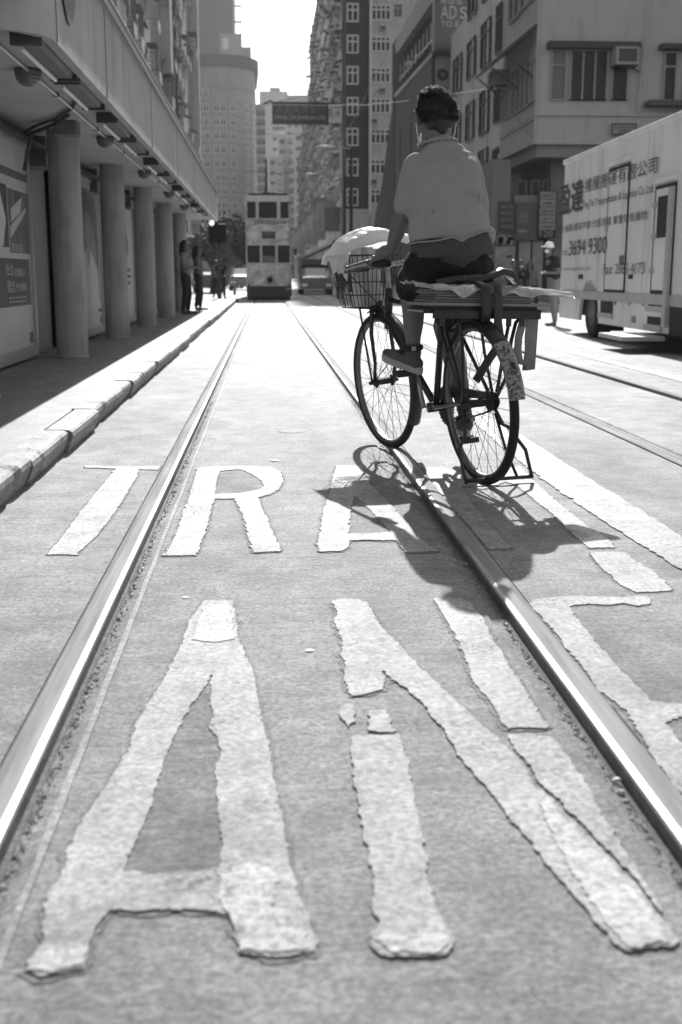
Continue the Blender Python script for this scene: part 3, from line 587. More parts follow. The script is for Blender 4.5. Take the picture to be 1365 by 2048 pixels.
m=MB(); m.box((-9.5,268.5,48.8),(-4.8,276,53.2)); m.box((-4.8,270,48.8),(-2.7,276,50.8)); part('roof_hut',m,M('hut_grey',.35),t)
m=MB(); m.box((-8.9,268.4,50),(-7.6,268.49,52.3)); part('roof_door',m,wfr,t)
m=MB(); m.tube([(-2.9,270,50.8),(-2.9,270,54.5)],.09,4); m.tube([(-2.2,270,48.8),(-2.2,270,54)],.08,4); part('aerial',m,dmetal,t)
a=QY(384,0,330); b=QY(466,0,330)
t=block('tower','plain windowless grey tower rising behind the rounded building','building',a.x-14,b.x,330,352,112,M('tower_grey',.2,.8,.06,.03))
m=MB(); textmb('AW',(QY(391,151,330).x,329.7,QY(391,151,330).z),(1,0,0),(0,0,1),3.6,2.,.02,m); part('lettering',m,M('faint_sign',.24),t)
t=thing('scaffold','see-through lattice scaffold running up the right edge of the grey tower','scaffold',(b.x+.9,330,0)); m=MB()
bx=b.x+.15
for x in (bx,bx+.5,bx+1.1,bx+1.7,bx+2.1): m.tube([(x,329,40),(x,329,112)],.10,4)
part('upright',m,metal,t); m=MB()
for z in range(40,112,1): m.tube([(bx,328.9,z),(bx+2.1,328.9,z)],.05 if z%4 else .24,4)
part('ledger',m,metal,t)
# far centre blocks
pale1=M('far_render',.45,.8,.08,.05); pale2=M('far_render_pale',.55,.8,.08,.05); pale3=M('far_render_grey',.34,.8,.1,.06)
def fwin(t,x0,x1,z0,z1,y,nx,nz,w,h,mt=glassd,name='window',limit=100,frame=frm):
    me=win_mesh(w,h,2,.35,frame,mt,.1); c=0
    for j in range(nz):
        for i in range(nx):
            if c>=limit: return
            inst(name,me,t,(x0+(x1-x0)*(i+.5)/nx,y-.02,z0+(z1-z0)*(j+.5)/nz)); c+=1
def fb(lbl,px0,px1,py,Y,mat,dep=25,**k):
    a=QY(px0,py,Y); b=QY(px1,py,Y); return block('far_building',lbl,'building',a.x,b.x,Y,Y+dep,a.z,mat),a.x,b.x,a.z
t,x0,x1,h=fb('slim pale building squeezed just right of the rounded corner block',506,530,208,300,pale3); fwin(t,x0,x1,10,h-1,300,3,14,1.1,1.5)
t,x0,x1,h=fb('broad pale flat roofed block at the far end of the street',519,576,182,460,pale1); fwin(t,x0+5,x1,20,h-4,460,4,12,1.5,1.5)
m=MB(); m.box((x0+4,461,h),(x0+8,470,h+1.5)); part('roof_hut',m,pale3,t)
t,x0,x1,h=fb('grey far block with a railed roof right of the broad pale block',572,640,190,430,pale3); fwin(t,x0,x1,20,h-3,430,5,14,1.3,1.5)
m=MB(); 
for i in range(12): m.tube([(x0+i*(x1-x0)/11,430.2,h),(x0+i*(x1-x0)/11,430.2,h+1.1)],.06,4)
m.tube([(x0,430.2,h+1.1),(x1,430.2,h+1.1)],.07,4); part('roof_rail',m,metal,t)
# stepped balcony flats
for (lbl,pxs,py,Y) in [('stepped balcony flats, lowest tier left of the three',(538,568),312,352,),('stepped balcony flats, middle tier of the three',(556,590),270,360),('stepped balcony flats, highest tier nearest the right facade',(588,632),262,345)]:
    a=QY(pxs[0],py,Y); b=QY(pxs[1],py,Y)
    t=block('balcony_flats',lbl,'building',a.x,b.x,Y,Y+14,a.z,pale2)
    fl=int(a.z/3); wdt=(b.x-a.x)
    for i in range(fl):
        z=a.z-1.3-3*i
        if z<2: break
        m=MB(); m.box((a.x+.2,Y-1.1,z),(a.x+wdt*.45,Y-.01,z+1.0)); m.box((a.x+wdt*.58,Y-.9,z-.8),(b.x-.2,Y-.01,z+.3)); part('balcony',m,pale1,t)
    fwin(t,a.x,b.x,a.z-3*fl+1.4,a.z-.4,Y,2,fl,wdt*.3,1.5)
# ============ right side
# cluttered flats beyond the brick wall
brick=M('dark_brick',.065,.85,.15,.4,grime=.1); whit=M('white_render',.5,.8,.12,.6,grime=.35)
for k,(y0,y1,h,s) in enumerate([(121,150,66,5),(150.3,176,47,6),(176.3,205,40,7),(205.3,238,33,8),(238.3,275,28,9)]):
    t=block('flats',['cluttered flats just beyond the dark brick wall, tallest of the right hand row','second cluttered block of flats beyond the dark brick wall','third cluttered block of flats, before the hanging sign ends','fourth cluttered block of flats down the right side','farthest cluttered block of flats down the right side'][k],'building',7.9+.25*k*0,26,y0,y1,h,[wallm,wallp,wallm,whit,wallm][k])
    messy(t,7.9,-1,y0,y1,7,h,3.1,2.9,rz=-PI/2,seed=s)
    m=MB(); m.box((7.0,y0+1,4.2),(7.88,y1-1,4.5)); m.box((7.3,y0+1,1.5),(7.7,y1-1,4)); part('shopfront_canopy',m,dmetal,t)
    for q in range(3):
        m=MB(); yy=y0+3+q*8; m.box((6.2-.4*q,yy,5.5+q),(7.88,yy+.4,8+q)); part('projecting_sign',m,M('sign_mixed',.3,.7,.5,.3),t)
# dark brick end wall with white windows
a=QY(679,0,120); b=QY(738,0,120); c=QY(800,0,120)
t=block('brick_building','dark brick end wall with one column of white framed windows','building',8.15,b.x,119.6,121,60,brick)
wq=win_mesh(1.05,1.6,2,.35,wfr,glassd,.12)
for i in range(17): inst('window',wq,t,(QY(706,23,119.5).x,119.58,QY(706,25,119.5).z-2.93*(i-9)))
m=MB(); m.box((8.15,119.3,QY(700,425,119.5).z),(b.x,119.59,QY(700,418,119.5).z)); part('ledge',m,whit,t)
m=MB(); m.box((8.15,119.2,QY(700,470,119.5).z),(b.x+1,119.59,QY(700,425,119.5).z-.05)); part('white_base',m,whit,t)
m=MB(); m.box((8.0,118.9,0),(b.x+3,119.19,QY(700,472,119.5).z)); part('shop_front',m,M('shop_dark',.07,.5,.6,.6),t)
t=block('white_building','stained white rendered block beside the dark brick wall','building',b.x+.02,16.5,119.8,140,64,whit)
wr=win_mesh(1.85,1.35,4,.3,wfr,glassd,.12)
for i in range(17):
    z=QY(760,25,119.7).z-2.93*(i-9); inst('window',wr,t,(QY(763,0,119.7).x,119.78,z)); 
    if i%3!=1: inst('ac_unit',AC,t,(QY(750,0,119.7).x+(i%2)*.8,119.5,z-1.5))
    if i%2: inst('window',LW2,t,(QY(797,0,119.7).x,119.78,z+.2))
    if i in(8,6,5,4): inst('window_cage',CG[1],t,(QY(763,0,119.7).x,119.7,z))
m=MB(); m.box((QY(739,0,119.7).x,119.3,3),(QY(745,0,119.7).x,119.79,63)); part('corner_pipe',m,wfr,t)
# sweeping mall facade
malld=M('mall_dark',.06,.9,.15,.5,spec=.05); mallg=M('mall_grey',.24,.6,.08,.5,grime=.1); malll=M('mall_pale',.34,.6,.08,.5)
t=thing('mall_building','dark modern mall with a sloping balcony opening and a swooping side wall','building',(10,70,0))
m=MB()
def PX(p,X): return QX(p[0],p[1],X)
X=9.95
def panel(nm,pts,mt,X=X,d=.5):
    m=MB(); P=[QX(px,py,X) for px,py in pts]; m.poly(P,(),(d,0,0)); return part(nm,m,mt,t)
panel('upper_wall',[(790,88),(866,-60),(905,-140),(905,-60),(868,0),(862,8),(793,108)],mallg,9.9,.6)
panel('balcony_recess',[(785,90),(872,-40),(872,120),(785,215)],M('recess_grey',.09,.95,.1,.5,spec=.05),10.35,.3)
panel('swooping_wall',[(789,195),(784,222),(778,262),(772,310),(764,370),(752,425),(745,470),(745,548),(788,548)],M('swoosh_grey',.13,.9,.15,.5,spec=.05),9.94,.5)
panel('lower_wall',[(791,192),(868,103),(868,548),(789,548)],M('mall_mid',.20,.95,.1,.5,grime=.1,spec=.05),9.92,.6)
0 and panel('swooping_trim',[(789,192),(794,196),(783,215),(769,248),(760,292),(756,352),(748,422),(742,422),(749,350),(753,290),(763,243),(777,210)],mallg,9.86,.05)
for q_ in (800,822,846): panel('wall_joint',[(q_,235+(846-q_)*.5),(q_+1.5,235+(846-q_)*.5),(q_+1.5,540),(q_,540)],malld,9.9,.01)
panel('slanting_trim',[(790,196),(869,107),(869,98),(790,187)],malll,9.86,.4)
m=MB(); P=[QY(px,py,92) for px,py in [(795,180),(830,150),(900,150),(900,470),(742,470),(744,420),(752,350),(756,290),(766,245),(780,212)]]; m.poly(P,(),(0,3.,0)); 
m=MB(); P=[QY(px,py,91.5) for px,py in [(795,180),(780,212),(766,245),(756,290),(752,350),(744,420),(738,420),(746,350),(750,290),(760,243),(775,208),(792,174)]]; 

m=MB(); 
for i in range(9):
    p=QX(802+i*7.5,165-i*9.5,10.2); m.tube([p,p+Vector((0,0,1.2))],.05,5)
p=QX(800,160,10.2); q=QX(866,78,10.2); m.tube([p,q],.06,5); part('balcony_rail',m,lmetal,t)
m=MB()
for (px,py) in [(816,128),(822,126),(834,113)]: m.sph(QX(px,py,10.1),.16,8,6)
part('rail_globe',m,M('globe_white',.8,.2),t)
m=MB(); m.box((11.2,68.2,-0.0),(14.5,100,18.2)); part('core_wall',m,malld,t)
a=QY(866,0,68); b=QY(960,0,68)
m=MB(); m.box((a.x,67.2,QY(0,95,68).z),(b.x,68.1,30)); part('sign_wall',m,M('board_dark',.085,.5,.08),t)
m=MB(); m.box((a.x,66.9,QY(0,106,68).z),(b.x,68.1,QY(0,95,68).z-.02)); part('cornice',m,malld,t)
m=MB(); m.box((a.x,67.5,3),(b.x,68.15,QY(0,106,68).z-.02)); part('lower_front',m,malld,t)
m=MB(); p=QY(870,190,67.4); q=QY(905,112,67.4); m.box((p.x,67.3,p.z),(q.x,67.45,q.z)); part('hanging_banner',m,M('banner_pale',.3,.6,.1,1),t)
m=MB(); e=QY(886,149,67.25); ro=.33
m.poly([(e.x+ro*math.cos(i*PI/12),67.27,e.z+ro*math.sin(i*PI/12)) for i in range(24)],[[(e.x+.12*math.cos(-i*PI/8),67.27,e.z+.12*math.sin(-i*PI/8)) for i in range(16)]],(0,-.02,0)); m.box((e.x-.35,67.25,e.z-1.0),(e.x+.35,67.28,e.z-.9)); part('banner_emblem',m,malld,t)
m=MB()
def ft(s,px0,py0,px1,py1,Y,m): 
    p=QY(px0,py1,Y); q=QY(px1,py0,Y); textmb(s,(p.x,Y,p.z),(1,0,0),(0,0,1),q.x-p.x,q.z-p.z,.01,m)
ft('廣告位',880,-12,925,8,67.15,m); ft('AD',882,12,914,37,67.15,m); ft('S',920,14,934,37,67.15,m); ft('TO E',882,42,918,53,67.15,m); part('sign_lettering',m,M('board_letters',.45,.6,.05),t)
# white street side building
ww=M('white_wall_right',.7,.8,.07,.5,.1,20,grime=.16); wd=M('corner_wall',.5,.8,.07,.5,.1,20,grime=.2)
X=10.35; ztop=QX(903,72,X); 
t=thing('white_building','white street side building with tall dark windows in slanting perspective','building',(X,51.8,0))
m=MB(); m.box((X,51.75,0),(20,ztop.y,ztop.z)); m.box((X,51.75,ztop.z),(20,ztop.y-.01,ztop.z+.001)); part('wall',m,ww,t)
wf=M('dark_frames',.06,.5,.3)
def xwin(t,px0,px1,py0,py1,X,nm=2,frame=wf,glass=glassd,split=.28,name='window'):
    """window in a plane X=const: px0 far edge, px1 near edge, py0/py1 top and sill at the centre"""
    ya=QX(px0,300,X).y; yb=QX(px1,300,X).y; pc=(px0+px1)/2; zt=QX(pc,py0,X).z; zb=QX(pc,py1,X).z
    me=win_mesh(abs(ya-yb),zt-zb,nm,split,frame,glass,.1); return inst(name,me,t,(X-.02,(ya+yb)/2,(zt+zb)/2),-PI/2)
for (a_,b_,rows) in [(907,922,[(118,188),(234,300)]),(934,949,[(86,158),(208,280),(318,380)]),(961,978,[(50,135),(183,268),(300,390)]),(990,999,[(18,110),(172,246),(298,400)]),(934,949,[(-20,40)]),(961,978,[(-80,5)])]:
    for (t0,t1) in rows: xwin(t,a_,b_,t0,t1,X)
m=MB(); 
for yy in (54.8,58.8,62.5): m.box((X-.07,yy,0),(X-.001,yy+.35,ztop.z-.3))
part('pilaster',m,ww,t)
# corner building
t=thing('corner_building','grey corner building with an overhanging bay, air conditioners and a street name plate','building',(14,45,0))
zo=QY(1070,288,45).z; YB=51.7
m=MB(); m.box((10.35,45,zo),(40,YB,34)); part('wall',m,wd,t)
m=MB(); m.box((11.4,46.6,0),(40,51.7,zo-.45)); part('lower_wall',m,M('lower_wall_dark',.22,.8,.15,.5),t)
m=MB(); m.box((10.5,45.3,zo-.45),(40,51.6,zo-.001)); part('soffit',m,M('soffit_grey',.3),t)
p=QY(1070,228,45).z; m=MB(); m.box((10.28,44.9,p-.06),(40,44.999,p+.08)); part('ledge',m,wd,t)
m=MB(); q=QX(1010,330,10.3); m.box((10.28,45.0,p-.06),(10.349,YB,p+.08)); m.box((10.25,45,zo),(10.349,YB,zo+.28)); m.box((10.27,45,zo+.9),(10.349,YB,zo+1.0)); part('side_ledge',m,wd,t)
m=MB(); m.tube([QY(1297,0,44.85),QY(1294,60,44.85),QY(1283,150,44.85),QY(1278,226,44.85)],.045,6); part('drain_pipe',m,wd,t)
m=MB(); m.tube([(10.33,44.95,zo),(10.33,44.95,33)],.05,6); part('corner_pipe',m,wd,t)
def ybox(px0,py0,px1,py1,Y,d):  # box on a wall facing the camera
    a=QY(px0,py1,Y); b=QY(px1,py0,Y); m=MB(); m.box((a.x,Y-d,a.z),(b.x,Y,b.z)); return m
def ywin(px0,py0,px1,py1,nm,frame=frm,glass=glassd,split=.3,name='window',Y=45,T=None):
    a=QY(px0,py1,Y); b=QY(px1,py0,Y); me=win_mesh(b.x-a.x,b.z-a.z,nm,split,frame,glass,.09); return inst(name,me,T or t,((a.x+b.x)/2,Y-.005,(a.z+b.z)/2))
curt=M('curtain_glass',.16,.35,.15,6,stretch=(6,1,.3)); cfr=M('corner_frames',.36,.6,.1)
ywin(1101,102,1133,200,1,cfr,curt); ywin(1139,102,1216,200,3,cfr,glassd,.999); ywin(1222,132,1256,200,1,cfr,glassd,.999); ywin(1222,102,1234,128,1,cfr,curt,.999)
part('lintel',ybox(1093,88,1276,99,45,.45),dmetal,t); part('lintel',ybox(1317,92,1420,101,45,.45),dmetal,t)
ywin(1325,105,1354,201,1,cfr,glassd); ywin(1365,105,1420,201,2,cfr,glassd)
part('sill_canopy',ybox(1288,206,1420,215,45,.7),awnm,t)
c=QY(1250,114,44.6); 
m=MB(); m.cbox((c.x,44.6,c.z),(.86,.7,.62)); m.cur=1; m.box((c.x-.33,44.23,c.z-.22),(c.x+.36,44.245,c.z+.24)); m.cur=2; m.box((c.x-.45,44.3,c.z-.36),(c.x+.45,44.9,c.z-.32)); m.tube([(c.x+.3,44.9,c.z-.3),(c.x+.75,44.9,c.z-.5),(c.x+.8,44.9,c.z-.95)],.03,5); part('ac_unit',m,[acm,acd,dmetal],t)
# bay window on the side face with awning and ac
xwin(t,1023,1060,138,222,10.33,4,cfr,curt,.2); xwin(t,1061,1068,100,205,10.33,1,cfr,curt); xwin(t,1004,1018,168,240,10.33,2,cfr,curt,.2)
xwin(t,1014,1034,-30,46,10.33,2,cfr,glassd); xwin(t,1036,1062,-80,18,10.33,2,cfr,glassd)
m=MB(); a=QX(1066,57,10.34); z1=a.z; yb=QX(1010,100,10.34).y
m.add([(10.34,45.2,z1),(10.34,yb,z1),(9.1,yb,z1-1.0),(9.1,45.2,z1-1.0),(10.34,45.2,z1-.05),(10.34,yb,z1-.05),(9.1,yb,z1-1.05),(9.1,45.2,z1-1.05)],[(0,1,2,3),(4,7,6,5),(0,4,5,1),(1,5,6,2),(2,6,7,3),(3,7,4,0)])
for i in range(12):
    y=45.3+i*(yb-45.4)/11; m.tube([(10.34,y,z1+.04),(9.1,y,z1-.97)],.03,4)
part('awning',m,awnm,t)
m=MB(); 
for y in (45.4,(45.2+yb)/2,yb-.2): m.tube([(10.34,y,z1-1.9),(9.2,y,z1-1.05)],.035,5)
part('awning_stay',m,dmetal,t)
c=QX(997,158,10.0); m=MB(); m.cbox((10.0,c.y,c.z),(.7,1.0,.62)); m.cur=1; m.box((9.63,c.y-.4,c.z-.22),(9.645,c.y+.4,c.z+.22)); m.cur=2; m.box((9.6,c.y-.6,c.z-.37),(10.34,c.y+.6,c.z-.33)); part('ac_unit',m,[acm,acd,dmetal],t)
# street name plate
sp=M('plate_face',.5,.5,.05); a=QY(1223,270,44.85); b=QY(1274,247,44.85)
nb=thing('street_sign','small framed street name plate fixed above the truck','street sign',((a.x+b.x)/2,44.85,a.z))
m=MB(); m.box((a.x,44.84,a.z),(b.x,44.89,b.z)); part('plate',m,M('plate_grey',.34),nb)
m=MB(); 
for q in ((a.x,a.z,b.x,a.z+.04),(a.x,b.z-.04,b.x,b.z),(a.x,a.z+.041,a.x+.04,b.z-.041),(b.x-.04,a.z+.041,b.x,b.z-.041)): m.box((q[0],44.82,q[1]),(q[2],44.839,q[3]))
part('frame',m,dmetal,nb)
m=MB(); w_=b.x-a.x; h_=b.z-a.z; textmb('Tai Yuen Street',(a.x+.1,44.83,a.z+h_*.56),(1,0,0),(0,0,1),w_-.2,h_*.26,.002,m); textmb('太原街',(a.x+w_*.25,44.83,a.z+h_*.14),(1,0,0),(0,0,1),w_*.5,h_*.34,.002,m); part('lettering',m,dmetal,nb)
# lower storeys behind the truck
def front(px0,py0,px1,py1,Y,d,mt,nm,label,cat,parts=None,group=None):
    a=QY(px0,py1,Y); b=QY(px1,py0,Y); T=thing(nm,label,cat,((a.x+b.x)/2,Y,a.z),group); m=MB(); m.box((a.x,Y-d,a.z),(b.x,Y,b.z)); part('board',m,mt,T); 
    if parts: parts(T,a,b)
    return T
pier=M('pier_wall',.24,.8,.1,.8)
m=MB(); m.box((QY(993,0,46.4).x,46.2,0),(QY(1030,0,46.4).x,51,zo-.46)); part('pier',m,pier,t)
m=MB(); m.box((QY(1030,400,46.0).x,46.1,3.5),(QY(1115,400,46.0).x,46.55,4.0)); part('mezzanine_beam',m,pier,t)
for (p0,p1) in ((1033,1052),(1062,1078),(1085,1095)): ywin(p0,362,p1,408,1,M('grey_frames',.14),glassd,.999,Y=46.55)
def b1(T,a,b):
    m=MB(); w=b.x-a.x; h=b.z-a.z; rows=['搬屋清場','租售查詢','旺舖出租','海味參茸']
    for i,s in enumerate(rows): textmb(s,(a.x+.08,a_y,b.z-h*(.12+.22*i)-h*.12),(1,0,0),(0,0,1),w-.16,h*.12,.01,m)
    part('lettering',m,M('dim_letters',.3),T)
a_y=46.03
front(996,403,1030,462,46.15,.1,M('board_black',.05,.5,.1),'sign_board','dark board of small characters in four rows on the corner pier','sign',b1)
def b2(T,a,b):
    m=MB(); rnd=random.Random(4)
    for i in range(9):
        x=a.x+rnd.random()*(b.x-a.x-.3); z=a.z+rnd.random()*(b.z-a.z-.3); m.box((x,a_y-.01,z),(x+rnd.uniform(.1,.3),a_y+.02,z+rnd.uniform(.1,.3)))
    part('poster_print',m,M('print_mixed',.3,.6,.6,8),T)
front(990,463,1032,492,46.15,.1,M('poster_mix_dark',.08,.6,.5,3),'wall_poster','dark photographic posters below the board on the corner pier','poster',b2)
front(988,493,1030,560,46.15,.1,M('poster_mix_pale',.3,.6,.3,3),'wall_poster','pale notices pasted low on the corner pier','poster',b2)
def b3(T,a,b):
    m=MB(); w=b.x-a.x; h=b.z-a.z
    textmb('出售',(a.x+.1,45.98,a.z+h*.45),(1,0,0),(0,0,1),w*.4,h*.3,.01,m); m.box((a.x+.1,45.97,a.z+h*.2),(a.x+w*.5,45.985,a.z+h*.27)); part('lettering',m,M('dim_letters',.3),T)
front(1031,405,1077,480,46.1,.1,M('board_slate',.10,.5,.15),'sign_board','slate shop board behind the rider shoulder, right of the pier','sign',b3)
def b4(T,a,b):
    m=MB(); w=b.x-a.x; h=b.z-a.z
    for i in range(5): m.box((a.x+w*.08,45.88,b.z-h*(.02+.165*(i+1))+.03),(b.x-w*.06,45.9,b.z-h*(.02+.165*i)))
    part('panel',m,M('panel_pale',.33),T); m=MB()
    for i,s in enumerate(['海味大王','上海銀行','興隆公司','Ar 7','太原地產']): textmb(s,(a.x+w*.2,45.87,b.z-h*(.02+.165*(i+1))+.09),(1,0,0),(0,0,1),w*.6,h*.07,.005,m)
    part('lettering',m,dmetal,T); m=MB(); textmb('120',(a.x+w*.12,45.87,a.z+h*.03),(1,0,0),(0,0,1),w*.7,h*.12,.01,m); part('house_number',m,M('dim_letters2',.42),T)
front(1074,382,1114,476,46.0,.1,M('board_dark2',.05),'directory_sign','tall directory sign with pale panels and the number 120','sign',b4)
m=MB(); a=QY(1034,560,46.5);b=QY(1060,482,46.5); m.box((a.x,46.3,0),(b.x,46.58,b.z)); part('pale_door',m,M('door_pale',.36),t)
m=MB(); a=QY(1062,560,46.5);b=QY(1085,482,46.5); m.box((a.x,46.3,0),(b.x,46.57,b.z)); part('pale_door',m,M('door_pale2',.32),t)
# hanging sign across the street
Y=122.; a=QY(545,246,Y); b=QY(658,207,Y)
T=thing('hanging_sign','long dark hanging shop sign with Chinese characters above English capitals, high over the tracks','sign',((a.x+b.x)/2,Y,a.z))
m=MB(); m.box((a.x,Y,a.z),(b.x,Y+.5,b.z)); part('board',m,M('sign_board_dark',.06,.5,.1),T)
m=MB(); 
for q in ((a.x-.1,a.z-.1,b.x+.1,a.z),(a.x-.1,b.z,b.x+.1,b.z+.12)): m.box((q[0],Y-.08,q[1]),(q[2],Y+.55,q[3]))
part('frame',m,dmetal,T)
m=MB(); h=b.z-a.z; w_=b.x-a.x; textmb('WING ON JEWELRY LTD.',(a.x+.25,Y-.02,a.z+h*.12),(1,0,0),(0,0,1),w_-.5,h*.26,.02,m); part('english_lettering',m,M('sign_letters_white',.6,.5,.05),T)
m=MB(); textmb('永安珠寶金行',(a.x+.35,Y-.02,a.z+h*.5),(1,0,0),(0,0,1),w_-.7,h*.38,.02,m); part('chinese_lettering',m,M('sign_letters_dim',.22,.5,.05),T)
m=MB(); m.tube([(b.x,Y+.2,b.z),(7.9,Y+.2,b.z+.1)],.06,5); m.tube([(b.x,Y+.2,a.z),(7.9,Y+.2,a.z)],.06,5); m.tube([(a.x,Y+.2,b.z),(7.9,Y+.2,b.z+1.6)],.03,5); m.tube([(a.x-.9,Y+.2,b.z-.1),(a.x,Y+.2,b.z+.25)],.12,5); part('bracket',m,dmetal,T)
# overhead span wires
def wire(label,pts,r):
    m=MB(); m.tube(pts,r,4); single('overhead_wire',m,metal,label,'cable')
wire('span wire crossing behind the rider head from the hanging sign',[QY(520,209,112),QY(660,211,100),QY(740,210,90),QY(835,200,80),QX(985,176,9.9)],.03)
wire('slanting guy wire in front of the dark brick wall',[QY(775,104,110),QY(720,215,105),QY(668,318,100)],.035)
wire('low span wire in front of the tram roof pole',[QY(500,342,90),QY(545,348,88),QY(600,343,86),QY(668,336,84)],.022)
wire('upper span wire between the rounded block and the brick wall',[QY(470,262,118),QY(560,270,118),QY(679,258,118)],.022)
wire('stay wire dropping from the bay window bracket',[QX(991,178,9.7),QY(1066,277,44.8)],.022)
wire('thin span wire between the white building and the bay bracket',[QX(905,190,10.2),QX(991,176,9.7)],.018)
m=MB(); p=QX(991,176,9.7); m.tube([p,(10.3,p.y,p.z)],.03,5); m.sph(p,.09,6,5); single('wire_bracket',m,lmetal,'small pale insulator bracket holding the span wires below the side air conditioner','bracket')
# ============================================================ TRAM
tw=M('tram_livery',.52,.5,.5,2.6,grime=.3,stretch=(1,1,1.4)); twm=M('tram_livery_plain',.5,.5,.12,2,grime=.2); tpale=M('tram_trim',.6,.5,.08,3); tsk=M('tram_skirt',.03,.6,.2,3); tgl=M('tram_glass',.015,.25,.3,2,spec=.25); tdk=M('tram_dark',.05,.6,.2,3)
TY=43.; cx=.09
tr=thing('tram','narrow double deck tram coming up the near track with a trolley pole on its roof','tram',(cx,TY+5,0))
def zt(py): return QY(537,py,TY).z
def tx(px): return QY(px,500,TY).x
z_sk,z_fl,z_l0,z_l1,z_d0,z_d1,z_u0,z_u1,z_top=.12,zt(572),zt(527),zt(489),zt(477),zt(463),zt(438),zt(402),zt(388)
hw=(tx(584)-tx(492))/2; cx0=(tx(584)+tx(492))/2
def rr(hw,y0,y1,c=.12): return [(-hw,y1),(-hw,y0+c*2.2),(-hw+c,y0),(hw-c,y0),(hw,y0+c*2.2),(hw,y1)]
def deck(m,hw,z0,z1,y0=TY,y1=TY+9.5,c=.12): m.poly([(cx0+x,y,z0) for x,y in rr(hw,y0,y1,c)],(),(0,0,z1-z0)); return m
part('lower_body',deck(MB(),hw,z_fl,z_l0),tw,tr)
part('window_posts_lower',deck(MB(),hw-.0,z_l0,z_l1),tpale,tr)
part('middle_panel',deck(MB(),hw,z_l1,z_u0),tw,tr)
part('window_posts_upper',deck(MB(),hw-.04,z_u0,z_u1),tpale,tr)
part('roof',deck(MB(),hw+.05,z_u1,z_top-.05),tpale,tr); part('roof_cap',deck(MB(),hw-.12,z_top-.05,z_top+.03),tdk,tr)
part('fender',deck(MB(),hw-.0,z_sk,z_fl-.005,TY-.02),tsk,tr)
m=MB(); m.box((cx0-hw+.05,TY+.3,.03),(cx0+hw-.05,TY+9,z_sk)); part('undercarriage',m,tsk,tr)
for (a,b) in ((495,520),(525,551),(556,580)):
    m=MB(); p=tx(a);q=tx(b); m.box((p,TY-.03,z_l0+.03),(q,TY-.005,z_l1-.03)); o=part('windscreen',m,tgl,tr,bevel=.008)
for (a,b) in ((496,513),(519,555),(562,578)):
    m=MB(); p=tx(a);q=tx(b); m.box((p,TY+.0,z_u0+.03),(q,TY+.02,z_u1-.03)); 
    m.v=[v+Vector((0,-.03,0)) for v in m.v]; part('upper_window',m,tgl,tr,bevel=.008)
for i in range(6):
    for s in (-1,1):
        for (z0,z1,h_) in ((z_l0,z_l1,hw),(z_u0,z_u1,hw-.04)):
            m=MB(); x=cx0+s*(h_+.004); y=TY+.9+i*1.4; m.box((min(x,x-s*.02),y,z0+.05),(max(x,x-s*.02),y+1.1,z1-.05)); part('side_window',m,tgl,tr)
m=MB(); m.box((tx(525),TY-.035,z_d0),(tx(551),TY-.005,z_d1)); part('destination_box',m,tdk,tr)
m=MB(); textmb('石塘咀',(tx(528),TY-.037,z_d0+.12),(1,0,0),(0,0,1),tx(548)-tx(528),.14,.004,m); part('destination_lettering',m,M('dest_letters',.25),tr)
m=MB(); m.lathe([(0,-.02),(.1,-.02),(.13,-.05),(.15,0),(.15,.05)],(tx(540),TY-.02,zt(560)),(0,-1,0),20); part('headlight',m,tdk,tr)
for s in (497,580):
    m=MB(); m.cbox((tx(s),TY-.02,zt(570)),(.06,.03,.1)); part('marker_light',m,tdk,tr)
m=MB(); textmb('107',(tx(572),TY-.03,zt(581)),(1,0,0),(0,0,1),.17,.1,.01,m); part('fleet_number',m,tpale,tr)
for s in (-1,1):
    m=MB(); m.tube([(cx0+s*hw,TY+.3,z_l1-.2),(cx0+s*(hw+.12),TY+.2,z_l1-.2)],.015,5); m.cbox((cx0+s*(hw+.14),TY+.2,z_l1-.25),(.1,.05,.24)); part('wing_mirror',m,tsk,tr)
m=MB(); p=QY(533,388,TY+4); m.tube([p-Vector((0,0,.15)),QY(533,318,TY+4)],[.06,.03],6); m.cbox(p,(.3,.6,.12)); part('trolley_pole',m,tdk,tr)
for x in (-.425+.01,.635-.01):
    for y in (TY+2.6,TY+5.2):
        m=MB(); m.lathe([(0,-.04),(.3,-.04),(.33,-.03),(.33,.04),(0,.04)],(x,y,.32),(1,0,0),20); part('wheel',m,tdk,tr)
m=MB()
for i,px in enumerate((503,529,545,570)): m.sph((tx(px),TY+.5,z_u0+.12),.1,8,6)
m=MB(); m.tube([(tx(500),TY-.035,zt(452)),(tx(520),TY-.035,zt(446)),(tx(545),TY-.035,zt(449)),(tx(575),TY-.035,zt(443))],.012,4); m.tube([(tx(545),TY-.035,zt(486)),(tx(560),TY-.035,zt(481)),(tx(580),TY-.035,zt(476))],.012,4)
for i in range(9): m.lathe([(.05,0),(.07,0)],(tx(505+i*8),TY-.034,zt(443)),(0,-1,0),10)
part('livery_motif',m,M('motif_dark',.2),tr)
m=MB(); m.box((tx(526),TY-.034,zt(525)),(tx(550),TY-.031,zt(512))); part('paper_notice',m,M('notice_grey',.16),tr)
